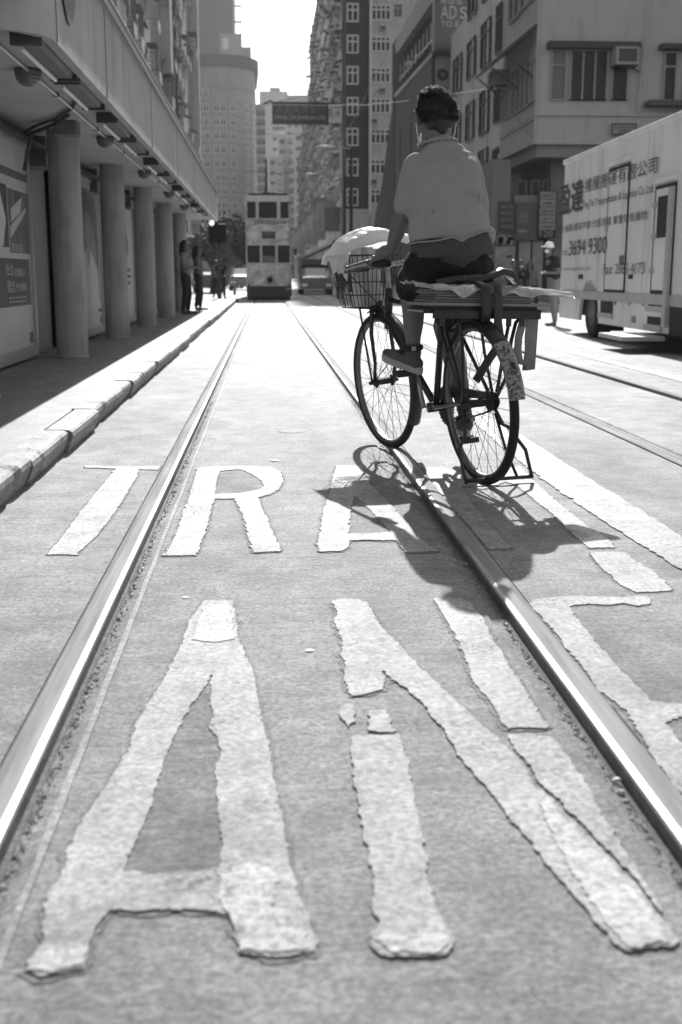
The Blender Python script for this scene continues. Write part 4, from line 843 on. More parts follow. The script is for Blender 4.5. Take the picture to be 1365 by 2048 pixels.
# ============================================================ TRUCK
tkw=M('truck_panel',.8,.45,.08,.7,grime=.2); tkg=M('truck_trim',.45,.5,.1,6); tkd=M('truck_dark',.03,.8,.2,3); let=M('truck_lettering',.035,.6,.1)
to=Vector((4.72,18.4,0)); ta=R(-1.2+0); tdv=Vector((-math.sin(R(1.25)),-math.cos(R(1.25)),0)); tn=Vector((-tdv.y*-1,0,0))
tn=Vector((tdv.y,-tdv.x,0)); # outward (towards the tracks, -X)
tk=thing('truck','white box removal lorry with Chinese and English lettering, parked beside the far track','truck',to)
def TP(px,py): 
    p=QP(px,py,to,tn)-to; return p.dot(tdv),p.z
def T3(s,z,d=0): return to+tdv*s+tn*d+Vector((0,0,z))
def tbox(s0,s1,z0,z1,d0,d1): 
    m=MB(); P=[T3(s,z,d) for z in (z0,z1) for (s,d) in ((s0,d0),(s1,d0),(s1,d1),(s0,d1))]
    m.add(P,[(0,3,2,1),(4,5,6,7),(0,1,5,4),(1,2,6,5),(2,3,7,6),(3,0,4,7)]); return m
def tq(px0,py0,px1,py1,d0=.0,d1=.01):
    s0,z1=TP(px0,py0); s1,z0=TP(px1,py1); return tbox(min(s0,s1),max(s0,s1),min(z0,z1),max(z0,z1),d0,d1)
LT_=7.3; zr=TP(1117,333)[1]; zb=TP(1094,580)[1]; zs=TP(1180,641)[1]
wc=TP(1176,650)[0]; wr_=.36; 
m=tbox(0,LT_,zb,zr,-2.1,0); part('box_body',m,tkw,tk,bevel=.02)
m=tbox(-.01,LT_,zr-.02,zr+.05,-2.11,.03); part('roof_edge',m,tkw,tk,bevel=.01)
m=tbox(-.005,LT_,zb-.10,zb+.02,-2.1,.018); part('side_rail',m,tkg,tk)
# skirt with wheel arch cut-out
zsk0=zs-.02; arch=[(wc+.56*math.cos(a),zsk0+.0+ .60*math.sin(a)) for a in [PI*i/14 for i in range(15)]]
s1_=TP(1291,640)[0]
sh_=[(0,zb-.1),(0,zsk0)]+[(a,b) for a,b in reversed(arch)]+[(LT_,zsk0),(LT_,zb-.1)]
m=MB(); m.poly([T3(a,b,0) for a,b in sh_],(),-tn*.05); part('skirt',m,tkw,tk)
m=tbox(.05,LT_-.05,zb-.25,zb-.101,-2.0,-.15); part('chassis',m,tkd,tk)
m=tbox(.1,wc-.6,zsk0+.05,zb-.251,-2.0,-.25); part('underbody',m,tkd,tk)
m=tbox(wc+.7,LT_-.1,zsk0+.02,zb-.251,-2.0,-.25); part('underbody',m,tkd,tk)
def truckwheel(s,dd):
    c=T3(s,wr_,dd); W=MB(); W.lathe([(.2,-.12),(.3,-.13),(.35,-.11),(.36,-.06),(.36,.06),(.35,.11),(.3,.13),(.2,.12)],c,tn,28,closed=False); w_=part('wheel',W,M('tyre_rubber',.025,.8,.2,20),tk)
    W=MB(); W.lathe([(0,.02),(.07,.03),(.1,.0),(.16,-.01),(.2,.07),(.215,.12)],c,tn,24); part('rim',W,M('rim_steel',.3,.45,.1,5,metal=.3),w_)
for s in (wc,LT_-1.2): truckwheel(s,-.16); truckwheel(s,-1.95)
part('mud_flap',tbox(wc+.62,wc+.64,.12,zsk0+.05,-.35,-.05),tkd,tk)
# doors
def door(px_l0,px_l1,pyt,pyb,win=None,nm='side_door'):
    """door traced: hinge/edge pixel columns at mid height"""
    s0=TP(px_l0[0],px_l0[1])[0]; s1=TP(px_l1[0],px_l1[1])[0]; z1=pyt; z0=pyb
    d=part(nm,tbox(min(s0,s1)+.012,max(s0,s1)-.012,z0+.012,z1-.012,0.003,.014),tkw,tk)
    g=.014; fr=MB()
    for q in ((min(s0,s1)-g,max(s0,s1)+g,z1-.01,z1+.03),(min(s0,s1)-g,max(s0,s1)+g,z0-.03,z0+.01),(min(s0,s1)-g,min(s0,s1)+.012,z0+.011,z1-.011),(max(s0,s1)-.012,max(s0,s1)+g,z0+.011,z1-.011)):
        b=tbox(q[0],q[1],q[2],q[3],.001,.018); fr.add(b.v,b.f)
    part('door_seal',fr,tkd,d)
    b=tbox(min(s0,s1)-.05,max(s0,s1)+.05,z1+.05,z1+.11,.0,.04); part('rain_gutter',b,tkw,d)
    for zz in (z0+.2,(z0+z1)/2,z1-.22):
        b=tbox(min(s0,s1)-.05,min(s0,s1)+.07,zz,zz+.07,.015,.035); part('hinge',b,tkg,d)
    return d,min(s0,s1),max(s0,s1),z0,z1
zt1=TP(1245,335)[1]; zb1=TP(1210,580)[1]
d1,a0,a1,q0,q1=door((1221,350),(1262,330),zt1,zb1)
part('latch',tbox(a1-.22,a1-.05,TP(1233,530)[1]+.0,TP(1233,512)[1],.015,.03),M('latch_grey',.1,.4,.3,20),d1)
d2,a2,a3,q2,q3=door((1315,380),(1355,365),TP(1340,372)[1],TP(1310,582)[1])
sA=TP(1318,400)[0]; 
part('door_window',tbox(a2+.12,a3-.12,TP(1330,475)[1],TP(1330,392)[1],.015,.022),tgl,d2)
part('latch',tbox(a3-.18,a3-.06,TP(1333,492)[1],TP(1333,480)[1],.015,.03),M('latch_grey',.1),d2)
# ladder post, step, lockers
s_p=TP(1335,600)[0]; part('grab_post',tbox(s_p,s_p+.12,TP(1335,655)[1],TP(1365,370)[1],.02,.06),tkg,tk)
def vent(px0,py0,px1,py1): part('locker_recess',tq(px0,py0,px1,py1,.001,.006),tkd,tk); s0,z1=TP(px0,py0); s1,z0=TP(px1,py1); part('locker_step',tbox(s0-.06,s1+.02,z0-.07,z0-.005,.0,.03),tkg,tk)
vent(1203,593,1226,627); vent(1299,595,1328,613); vent(1296,632,1325,651)
m=MB(); 
for (px,py) in ((1260,592),(1288,594)): 
    b=tq(px-1.5,py,px+1.5,py+18,.006,.02); part('strap_hook',b,tkg,tk)
part('lock_plate',tq(1265,632,1271,646,.001,.01),M('latch_grey',.1),tk); part('lock_plate',tq(1230,600,1233,610,.001,.01),M('latch_grey',.1),tk)
for (px,py) in ((1163,553),(1263,553)): part('side_lamp',tq(px-3,py-4,px+3,py+5,.001,.02),tkd,tk)
for px in (1155,1178,1200,1290,1300):
    s=TP(px,450)[0]; part('panel_seam',tbox(s,s+.006,zb+.03,zr-.03,.0005,.003),tkg,tk)
s_s=TP(1322,677)[0]; part('fold_step',tbox(s_s-.9,s_s+.15,.14,.19,.0,.5),tkg,tk)
part('front_wheel_bay',tbox(s_p+.14,LT_-.05,zsk0,zb-.11,.001,.008),tkd,tk)
def tt(s,px0,py0,px1,py1,zb_=None,nm='lettering',mt=let):
    """text between two traced baseline ends; py as (bottom, top) at the left end"""
    s0,z0=TP(px0,py0[0]); _,z1=TP(px0,py0[1]); s1,z2=TP(px1,py1[0]); _,z3=TP(px1,py1[1]); m=MB()
    z=(z0+z2)/2; h=((z1-z0)+(z3-z2))/2
    textmb(s,T3(s0,z,.0),tdv,(0,0,1),s1-s0,h,-.0,m); m.v=[v+tn*.019 for v in m.v]; part(nm,m,mt,tk)
tt('盈達',1119,(430,372),1167,(424,361),mt=M('truck_logo',.10))
# heavy pass of the logo
s0,z0=TP(1119.6,429); s1,_=TP(1167,424); m=MB(); textmb('盈達',T3(s0+.02,z0+.0,0),tdv,(0,0,1),s1-s0,TP(1119,372)[1]-z0,0,m); m.v=[v+tn*.020 for v in m.v]; part('lettering',m,let,tk)
tt('搬屋搬運有限公司',1172,(384,357),1317,(348,314))
tt('Ying Tat Transportation & Logistics Co. Ltd.',1168,(421,401),1310,(390,370))
tt('搬屋 搬廠 搬寫字樓 代客清場 棄置傢俬雜物',1115,(466,452),1297,(441,421))
lg=M('truck_lettering_grey',.2,.6,.1)
tt('Hotline:',1111,(513,497),1139,(510,494),mt=lg); tt('3694 9300',1140,(511,482),1216,(507,472))
tt('Website: www.yingtattrans.com',1109,(544,534),1184,(542,533),mt=lg)
tt('Fax: 2885 4173',1210,(549,529),1291,(547,524),mt=M('truck_lettering_mid',.12))
# ============================================================ street furniture
def lamp(px,pyt,pyarm,pxh,Y,label):
    p=QY(px,pyarm,Y); h=QY(pxh,pyarm-1,Y); T=thing('street_lamp',label,'street lamp',(p.x,Y,0),'street lamps down the right side')
    m=MB(); m.tube([(p.x,Y,.1),(p.x,Y,3),(p.x,Y,p.z)],[.11,.09,.06],8); part('pole',m,dmetal,T)
    m=MB(); m.tube([(p.x,Y,p.z),(h.x+.3,Y,h.z)],.03,6); part('arm',m,metal,T)
    m=MB(); m.sph((h.x,Y,h.z),.5,14,8,(1,.5,.26)); part('lamp_head',m,M('lamp_shell',.55,.3,.1,metal=.3),T,True)
lamp(703,480,297,654,56,'nearer street lamp with a pale oval head in front of the dark brick wall'); lamp(690,480,351,624,76,'farther street lamp with a pale oval head before the cluttered flats')
T=thing('traffic_light','black traffic light head with one pale lens at the end of the tram stop','traffic light',(QY(441,590,39.5).x,39.5,.1))
p=QY(441,590,39.5); q=QY(438,445,39.5); m=MB(); m.tube([(p.x,39.5,.0),(p.x,39.5,q.z)],.05,8); part('pole',m,tdk,T)
a=QY(419,480,39.5); b=QY(453,446,39.5); m=MB(); m.box((a.x,39.3,a.z-.1),(b.x,39.55,b.z+.08)); part('signal_head',m,M('signal_black',.01,.7,spec=.1),T,bevel=.02)
m=MB(); m.sph(QY(424,446,39.2),.09,12,8); part('lit_lens',m,M('signal_lens',.8,.3,emit=.5),T)
m=MB(); m.box((b.x-.26,39.15,b.z-.06),(b.x-.02,39.3,b.z-.02)); part('visor',m,lmetal,T)
m=MB(); c=QY(445,492,39.4); m.cbox(c,(.14,.14,.22)); part('push_box',m,tdk,T)
p=G(470,590); m=MB(); m.lathe([(0,0),(.07,0),(.07,.5),(.085,.5),(.085,.58),(0,.6)],(p.x,p.y,0),n=14); single('bollard',m,M('bollard_grey',.2),'short grey bollard standing in the glare between the platform end and the tram','bollard',smooth=False)
m=MB(); m.box((-2.9,39.0,-.019),(-.95,39.35,.13)); struct('platform_end_shadow_kerb',m,tkd)  # end kerb coloured near black, painting in the shadow line along its edge
# ============================================================ far vehicles
def car(px,pyb,Y,w,h,label,light=.5,van=False,grp='vehicles waiting far down the street',nm='car',cat='car'):
    p=QY(px,pyb,Y); x=p.x; T=thing(nm,label,cat,(x,Y,0),grp); L=4.2
    prof=[(-w/2,.25),(-w/2,h*.55),(-w/2*.82,h*.95),(-w/2*.6,h),(w/2*.6,h),(w/2*.82,h*.95),(w/2,h*.55),(w/2,.25)]
    m=MB(); m.poly([(x+a,Y,b) for a,b in prof],(),(0,.02,0)); P=[(x+a,Y,b) for a,b in prof]
    # body lofted along the length
    st=[(0,.55,.0),(.15,.6,0),(1.0,.66,0),(1.6,1,0),(3.4,1,0),(4.1,.7,0),(4.2,.6,0)] if not van else [(0,.9,0),(.1,1,0),(4.6,1,0),(4.7,.95,0)]
    m=MB(); n=len(prof); vs=[(x+a,Y+s,.25+(b-.25)*min(1,(hh if b>h*.5 else 1))) for (s,hh,_) in st for (a,b) in prof]; fs=[(j*n+i,j*n+(i+1)%n,(j+1)*n+(i+1)%n,(j+1)*n+i) for j in range(len(st)-1) for i in range(n)]+[tuple(range(n)),tuple((len(st)-1)*n+i for i in range(n))]
    m.add(vs,fs); part('body',m,M('car_paint_%d'%int(light*100),light,.25,.05,spec=.7),T)
    m=MB(); zf=h*.6; yy=Y-.0 if van else Y+1.0
    if van: m.box((x-w*.42,Y-.02,h*.5),(x+w*.42,Y+.0,h*.85))
    else: m.add([(x-w*.42,Y+.98,h*.66),(x+w*.42,Y+.98,h*.66),(x+w*.33,Y+1.58,h*.99),(x-w*.33,Y+1.58,h*.99)],[(0,1,2,3)])
    part('windscreen',m,tgl,T)
    for s in (-1,1):
        m=MB(); m.cbox((x+s*w*.36,Y-.02,h*.36),(w*.16,.06,h*.1)); part('headlight',m,M('lamp_glass',.8,.1,spec=.8),T)
        for y in (Y+.8,Y+3.3):
            m=MB(); m.lathe([(0,-.1),(.3,-.1),(.31,0),(.3,.1),(0,.1)],(x+s*(w/2-.1),y,.31),(1,0,0),14); part('wheel',m,tkd,T)
    return T
car(631,572,66,1.75,1.8,'dark van with a glaring windscreen at the right kerb behind the tram',.05,True,nm='van',cat='van')
car(634,571,55,1.6,1.25,'pale car with bright lamps in front of the dark van',.12)
car(484,572,72,1.6,1.35,'silver car half hidden beside the tram front left side',.3)
car(462,570,85,1.7,1.4,'grey car farther down the street left of the tram',.12)
car(415,575,62,1.6,1.5,'dark taxi crossing behind the tram stop end',.12)
# ============================================================ trees
def tree(x,y,h,r,label,g,n=900,seed=1):
    rnd=random.Random(seed); T=thing('tree',label,'tree',(x,y,0),'street trees on the left beyond the tram stop'); m=MB(); m.tube([(x,y,0),(x+.1,y,h*.3),(x,y,h*.6)],[.22,.16,.08],7)
    cl=[]
    for i in range(14):
        a=rnd.uniform(0,2*PI); rr_=r*rnd.uniform(.2,.8); z=h*rnd.uniform(.45,.92); c=Vector((x+rr_*math.cos(a),y+rr_*math.sin(a),z)); cl.append(c)
        m.tube([(x,y,h*rnd.uniform(.3,.5)),c],[.07,.02],5)
    part('trunk',m,M('bark',.08,.9,.3,4),T); m=MB()
    for i in range(n):
        c=rnd.choice(cl); p=c+Vector((rnd.gauss(0,1),rnd.gauss(0,1),rnd.gauss(0,.8)))*r*.24; s=rnd.uniform(.09,.2); u=Vector((rnd.uniform(-1,1),rnd.uniform(-1,1),rnd.uniform(-1,1))).normalized(); v=u.orthogonal()
        m.add([p-u*s,p-v*s*.6,p+u*s,p+v*s*.6],[(0,1,2,3)])
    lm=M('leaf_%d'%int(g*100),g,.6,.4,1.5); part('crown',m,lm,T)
    return T
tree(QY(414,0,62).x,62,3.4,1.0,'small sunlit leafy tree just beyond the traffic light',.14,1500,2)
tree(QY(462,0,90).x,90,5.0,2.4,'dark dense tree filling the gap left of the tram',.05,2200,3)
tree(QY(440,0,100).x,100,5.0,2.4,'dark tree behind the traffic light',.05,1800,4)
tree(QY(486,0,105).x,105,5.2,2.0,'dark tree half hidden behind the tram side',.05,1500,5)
# ============================================================ PEOPLE
skin=M('skin',.14,.55,.06,10,.1,60,spec=.4); hairm=M('hair_dark',.018,.38,.3,60,spec=.5); blackc=M('cloth_black',.025,.85,.2,20,.2,80,spec=.2)
greyc=M('cloth_grey',.22,.85,.1,10,.2,60,spec=.2); palec=M('cloth_pale',.42,.85,.1,10,.2,60,spec=.2); shoem=M('shoe_dark',.06,.6,.3,20); maskm=M('face_mask',.7,.8,.05)
def person(x,y,z,H,rot,label,top,bottom,hairl='short',seat=False,cap=None,mask=False,arm='down',stoop=0.,step=.06,belly=0.,group=None):
    """standing or seated figure, facing rot (0 = towards -Y), height H"""
    T=thing('person',label,'person',(x,y,z),group); s=H/1.7; ca,sa=math.cos(rot),math.sin(rot)
    def W(a,f,u): # a: across (+ = figure's left), f: forward, u: up
        u*=s;a*=s;f*=s; f+=stoop*max(0,(u/s-.9))*s
        if seat: u-=.45*s
        return Vector((x+a*ca+f*sa,y+a*sa-f*ca,z+u))
    hip=.90
    body=[[(W(0,.0,1.36),.055),(W(0,.02,1.45),.05),(W(0,.03,1.5),.06)],
          [(W(0,.03,1.50),(.06)),(W(0,.02,1.56),.082),(W(0,.015,1.62),.085),(W(0,.01,1.66),.05)],
          [(W(0,.09,1.55),.022),(W(0,.105,1.54),.016)],[(W(.078,.02,1.555),.018),(W(.09,.01,1.565),.012)],[(W(-.078,.02,1.555),.018),(W(-.09,.01,1.565),.012)],
          [(W(0,0,.95),(.14)),(W(0,0,1.1),.13),(W(0,0,1.32),.13),(W(0,0,1.38),.07)]]
    sh=[];tr_=[]
    for sd in (-1,1):
        A=W(sd*.17,0,1.37)
        if arm=='down': E=W(sd*.23,-.02,1.1); Hn=W(sd*.22,.08,.87)
        elif arm=='front': E=W(sd*.23,.02,1.08); Hn=W(sd*.06,.24,1.08)
        else: E=W(sd*.24,.0,1.1); Hn=W(sd*.14,.22,1.0)
        d=(Hn-E).normalized()
        body.append([(A,.05*s),(E,.04*s),(Hn,.028*s)]); 
        for q in range(4): body.append([(Hn+Vector((.008*(q-1.5)*ca,.008*(q-1.5)*sa,0)),.013*s),(Hn+d*(.085-.01*abs(q-1.2))*s+Vector((.012*(q-1.5)*ca,.012*(q-1.5)*sa,-.01)),.008*s)])
        body.append([(Hn,.012*s),(Hn+d*.03*s+Vector((ca,sa,0))*(-sd*.03*s),.009*s)])
        sh.append([(A,.062*s),(A.lerp(E,.6),.055*s)])
        if seat: K=W(sd*.1,.42,.92); Ft=W(sd*.11,.40,.52)
        else: K=W(sd*.09+0,.03+sd*step*.6,.49); Ft=W(sd*.1,-.02+sd*step,.09)
        body.append([(W(sd*.09,0,hip),.08*s),(K,.055*s),(Ft,.04*s)])
        tr_.append([(W(sd*.085,0,hip),.1*s),(K,.072*s),(Ft+Vector((0,0,.03)),.055*s)])
        ft=Ft; to_=W(sd*.12,(.40 if seat else -.02+sd*step)+.2,.49 if seat else .04)
        m_=[[(ft+Vector((0,0,-.045*s)),.045*s),(to_+Vector((0,0,-.0)),.034*s)]]
        blob('shoe',m_,shoem,T,.02*s,2)
    vx=.017*s
    body=[[(c[0],(c[1]*s if c[1]<.2 and i in range(6) and not isinstance(c[1],tuple) else c[1])) for c in ch] for i,ch in enumerate(body)]
    blob('body',body,skin,T,vx,3)
    sh+= [[(W(0,0.0,.95),(.155*s,.115*s)),(W(0,.02+belly,1.08),(.16*s,.125*s)),(W(0,.01,1.25),(.175*s,.12*s)),(W(0,0,1.37),(.16*s,.08*s)),(W(0,0,1.42),(.07*s,.06*s))]]
    # flattened cross-section across the body
    sh[-1]=[tuple(list(c)+[Vector((ca,sa,0))]) for c in sh[-1]]
    blob('shirt',sh,top,T,vx,3)
    tr_.append([(W(0,0,hip+.08),(.15*s,.11*s),Vector((ca,sa,0))),(W(0,0,hip-.04),(.165*s,.12*s),Vector((ca,sa,0)))]); blob('trousers',tr_,bottom,T,vx,3)
    hc=[[(W(0,-.02,1.585),.098*s),(W(0,-.015,1.63),.085*s)]]
    if hairl=='long': hc+=[[(W(0,-.05,1.6),.09*s),(W(0,-.075,1.42),.08*s),(W(0,-.08,1.3),.055*s)],[(W(.07,-.0,1.58),.045*s),(W(.08,-.01,1.4),.035*s)],[(W(-.07,-.0,1.58),.045*s),(W(-.08,-.01,1.4),.035*s)]]
    if cap is None: blob('hair',hc,hairm,T,.016*s,2)
    else:
        c=W(0,.0,1.6); m=MB(); m.lathe([(0,.1*s),(.05*s,.095*s),(.085*s,.06*s),(.1*s,.0),(.1*s,-.02*s)],c,n=16); f=W(0,.13,1.6)-c
        m.sph(c+f+Vector((0,0,.0)),.075*s,10,6,(1,1,.12)); part('cap',m,cap,T,True); blob('hair',[[(W(0,-.05,1.54),.07*s),(W(0,-.03,1.58),.075*s)]],hairm,T,.016*s,2)
    for sd in (-1,1):
        m=MB(); m.sph(W(sd*.033,.092,1.575),.009*s,8,6); part('eye',m,hairm,T)
    if mask:
        m=MB(); m.sph(W(0,.065,1.515),.06*s,10,8,(1,1,.8)); part('face_mask',m,maskm,T,True)
    return T
p=G(372,628,.12); person(-1.62,23.6,.118,1.46,PI/2*.85,'heavyset long haired woman in grey top and black trousers waiting by the last column',greyc,blackc,'long',arm='front',belly=.05,step=.03)
person(-1.52,26.2,.118,1.42,PI/2,'person in dark clothes with a bag standing just behind the waiting woman',M('cloth_mid',.12,.85),blackc,'long',arm='front',step=.05)
person(QY(431,0,46).x,46,0,1.55,PI*.1,'dark clothed pedestrian walking past the end of the tram stop',blackc,blackc,'short',step=.16)
person(QY(421,0,47.5).x,47.5,0,1.5,PI*1.1,'second pedestrian in dark grey close beside the walking one',M('cloth_mid',.12,.85),blackc,'short',step=.12)
p=QY(681,590,44); person(p.x,44,0,1.72,PI*.9,'pedestrian in a pale vest and dark shorts on the right kerb beyond the basket',greyc,blackc,'short',step=.05)
person(5.12,20.3,.0,1.47,-PI/2*.8,'person in a white cap and black shirt leaning behind the rear of the truck',blackc,greyc,cap=M('cap_white',.75,.7),mask=True,stoop=.25,arm='front')
for (px,Yp,lb,lh,tp) in ((1044,29.5,'short haired seated onlooker in black, left of the three by the pale door','short',blackc),(1060,29.8,'long haired masked seated onlooker in black, middle of the three by the pale door','long',blackc),(1078,30.4,'seated onlooker in patterned grey top, right of the three by the pale door','long',greyc)):
    q=QY(px,0,Yp); person(q.x,Yp,.14,1.55,0,lb,tp,blackc,lh,seat=True,mask='masked' in lb)
m=MB(); q0=QY(1030,0,30.2).x; q1=QY(1095,0,30.2).x; m.box((q0,30.0,.3),(q1,30.5,.38)); 
T=thing('bench','low bench under the three seated onlookers','bench',((q0+q1)/2,30.2,0)); part('seat',m,metal,T)
for q in (q0+.1,q1-.15):
    m=MB(); m.box((q,30.05,0),(q+.05,30.4,.3)); part('leg',m,metal,T)
# ============================================================ BICYCLE
HD=R(15); LN=R(-4.5); BO=Vector((.927,4.815,0)); bf=Vector((-math.sin(HD),math.cos(HD),0)); bs=Vector((-math.cos(HD),-math.sin(HD),0)); bu=Vector((0,0,1))*math.cos(LN)-bs*math.sin(LN); bl=bu.cross(bf)
BM=Matrix(((bf.x,bl.x,bu.x,BO.x),(bf.y,bl.y,bu.y,BO.y),(bf.z,bl.z,bu.z,BO.z),(0,0,0,1)))
bk=M('bike_black_enamel',.02,.35,.3,25,spec=.5); rub=M('tyre_black',.018,.75,.25,30,.3,150,spec=.3); rimm=M('rim_dull_steel',.16,.4,.25,30,metal=.8); spm=M('spoke_steel',.08,.4,.2,30,metal=.5); chrm=M('worn_chrome',.35,.3,.3,30,metal=.9); rust=M('rusty_iron',.04,.7,.4,40,.4,200,spec=.3)
bike=thing('bicycle','old black roadster bicycle with wire front basket and wide rear rack, ridden by the man','bicycle',mat=BM)
def wheel(cx_,steer=0.,lean=0.,px=0.,py=0.,seed=0,hub=.05):
    """wheel in its own frame: contact px,py ; returns the wheel object"""
    Rw=.35; f=Vector((math.cos(steer),math.sin(steer),0)); l=Vector((-math.sin(steer),math.cos(steer),0)); u=Vector((0,0,1))*math.cos(lean)+l*math.sin(lean); ax=f.cross(u)*-1
    c=Vector((px,py,0))+u*Rw
    Wd=bpy.data.objects.new('wheel',None); COL.objects.link(Wd); Wd.parent=bike; ROOT[Wd.name]=None
    m=MB(); n=10; m.lathe([(.332+.019*math.cos(2*PI*i/n),.019*math.sin(2*PI*i/n)) for i in range(n)],c,ax,64,closed=True); part('tyre',m,rub,Wd,True)
    m=MB(); m.lathe([(.322,-.015),(.325,.0),(.322,.015),(.31,.012),(.305,0),(.31,-.012)],c,ax,64,closed=True); part('rim',m,rimm,Wd,True)
    m=MB(); m.tube([c-ax*hub*1.5,c-ax*hub,c-ax*hub*.9,c+ax*hub*.9,c+ax*hub,c+ax*hub*1.5],[.008,.03,.016,.016,.03,.008],12); part('hub',m,rust,Wd)
    for i in range(36):
        a=2*PI*i/36; s=1 if i%2 else -1; off=(.9 if (i//2)%2 else -.9); b=a+off*.85
        h_=c+ax*s*hub*.95+(f*math.cos(b)+u*math.sin(b))*.026; r_=c+(f*math.cos(a)+u*math.sin(a))*.308
        m=MB(); m.tube([h_,r_],.0013,4,False); part('spoke',m,spm,Wd)
    return Wd,c,f,u,ax
WR=wheel(0,0,0,0,0,hub=.055)
# front wheel contact in bike frame
Mi=BM.inverted(); fc=Mi@Vector((.637,5.89,0)); ST=R(20.1)-HD
WF=wheel(0,ST,0.022,fc.x,fc.y,hub=.045)
cF=WF[1]; fF,uF,aF=WF[2],WF[3],WF[4]; cR=WR[1]
def bp_(nm,pts,r,mt=bk,n=8,par=None,smooth=True,flat=None): m=MB(); m.tube(pts,r,n,True,flat); return part(nm,m,mt,par or bike,smooth)
def guard(nm,c,f,u,ax,a0,a1,r=.372,w=.034,mt=bk,par=None):
    m=MB(); n=26; vs=[];fs=[]; k=7
    for i in range(n+1):
        a=a0+(a1-a0)*i/n; d=f*math.cos(a)+u*math.sin(a)
        for j in range(k):
            t=(j/(k-1)-.5)*2; vs.append(c+d*(r-.016*t*t)+ax*w*t)
    for i in range(n):
        for j in range(k-1): fs.append((i*k+j,i*k+j+1,(i+1)*k+j+1,(i+1)*k+j))
    m.add(vs,fs); o=part(nm,m,mt,par or bike,True); sd=o.modifiers.new('s','SOLIDIFY'); sd.thickness=.003; return o
def chip_mat():
    m=M('chipped_white_enamel',.42,.5,.1,12); n=m.node_tree; N=n.nodes; L=n.links; b=N['Principled BSDF']
    tc=N.new('ShaderNodeTexCoord'); t=N.new('ShaderNodeTexNoise'); t.inputs['Scale'].default_value=70; t.inputs['Detail'].default_value=8; t.inputs['Roughness'].default_value=.7; L.new(tc.outputs['Object'],t.inputs[0])
    r_=N.new('ShaderNodeMapRange'); r_.inputs['From Min'].default_value=.48; r_.inputs['From Max'].default_value=.56; r_.inputs['To Min'].default_value=.28; r_.inputs['To Max'].default_value=.04; L.new(t.outputs[0],r_.inputs[0]); L.new(r_.outputs[0],b.inputs['Base Color']); return m
BK=Vector((1,0,0))
g=guard('rear_mudguard',cR,BK,Vector((0,0,1)),Vector((0,1,0)),R(60),R(131),mt=bk,w=.036); 
o=guard('mudguard_end',cR,BK,Vector((0,0,1)),Vector((0,1,0)),R(132),R(172),r=.377,w=.037,mt=chip_mat(),par=g)
m=MB(); d=Vector((math.cos(R(150)),0,math.sin(R(150)))); m.sph(cR+d*.386,.008,8,6,(1,1,1)); m.tube([cR+d*.38,cR+Vector((math.cos(R(153)),0,math.sin(R(153))))*.392],.008,8); part('reflector',m,rust,o)
g2=guard('front_mudguard',cF,fF,uF,aF,R(62),R(-0)+R(62),mt=bk) if 0 else guard('front_mudguard',cF,fF,uF,aF,R(78),R(212),r=.374,w=.034)
# frame
BB=Vector((.47,0,.285)); ht=Vector((.985,.0,.80)); hb=Vector((1.02,.0,.66)); st=Vector((.315,0,.78))
fr=MB(); 
fr.tube([BB,st],.0155,10); fr.tube([BB,hb],.017,10); fr.tube([st-Vector((-.005,0,.05)),ht-Vector((-.003,0,.03))],.0145,10); fr.tube([hb-Vector((-.008,0,.035)),ht+Vector((-.004,0,.02))],.02,12)
for s in (-1,1): fr.tube([BB+Vector((-.02,s*.028,0)),cR+Vector((.06,s*.058,0)),cR+Vector((0,s*.062,0))],.0095,8); fr.tube([st-Vector((0,-s*.02,.03)),cR+Vector((0,s*.062,.01))],.008,8)
fr.tube([BB-Vector((0,.04,0)),BB+Vector((0,.04,0))],.024,12); part('frame',fr,bk,bike,True)
up=ht+Vector((0,0,.06)); crown=cF+uF*.385+fF*-.025
fk=MB(); fk.tube([hb,crown+Vector((-.0,0,.02))],.018,10)
for s in (-1,1): fk.tube([crown,crown+aF*s*.045,cF+uF*.25+fF*-.012+aF*s*.055,cF+uF*.1+fF*-.03+aF*s*.056,cF+aF*s*.055],[.014,.013,.011,.009,.009],8)
part('fork',fk,bk,bike,True)
for s in (-1,1): bp_('mudguard_stay',[cF+aF*s*.062,cF+uF*.2-fF*.3+aF*s*.03],.003,bk,5)
for s in (-1,1): bp_('basket_stay',[cF+aF*s*.068,cF+uF*.12+aF*s*.075+fF*.01,cF+uF*.4+aF*s*.085+fF*.04],.0055,bk,6)
# handlebar (turned with the fork)
hc=ht+Vector((-.02,.01,.12)); hb_=MB(); fS=fF; lS=Vector((-fF.y,fF.x,0))
hb_.tube([ht,hc],.013,10)
def hp(a,l_,u_=0): return hc+fS*a+lS*l_+Vector((0,0,u_))
gl=Vector((.53,.175,.955)); gr=Vector((.56,-.27,.955))
hb_.tube([gl,Vector((.66,.225,.965)),hp(-.08,.25,.02),hp(.05,.2,.03),hp(.05,.05,0.02),hp(0,0,0),hp(.05,-.05,.02),hp(.05,-.2,.03),hp(-.1,-.27,.02),gr+Vector((.12,-.0,.01)),gr],.0115,10); part('handlebar',hb_,chrm,bike,True)
bp_('grip',[gl+Vector((-.02,0,0)),Vector((.64,.218,.963))],.017,rub,10); bp_('grip',[gr+Vector((-.02,0,0)),gr+Vector((.1,0,.01))],.017,rub,10)
bp_('brake_lever',[hp(-.03,.24,.0),Vector((.75,.25,.925)),Vector((.62,.235,.93))],.006,bk,6); bp_('brake_lever',[hp(-.03,-.26,.0),gr+Vector((.1,-.02,-.03)),gr+Vector((.0,-.01,-.03))],.006,bk,6)
bp_('brake_cable',[hp(-.0,.23,.01),Vector((.85,.2,.86)),Vector((.93,.05,.72)),Vector((.99,.02,.6))],.003,bk,5)
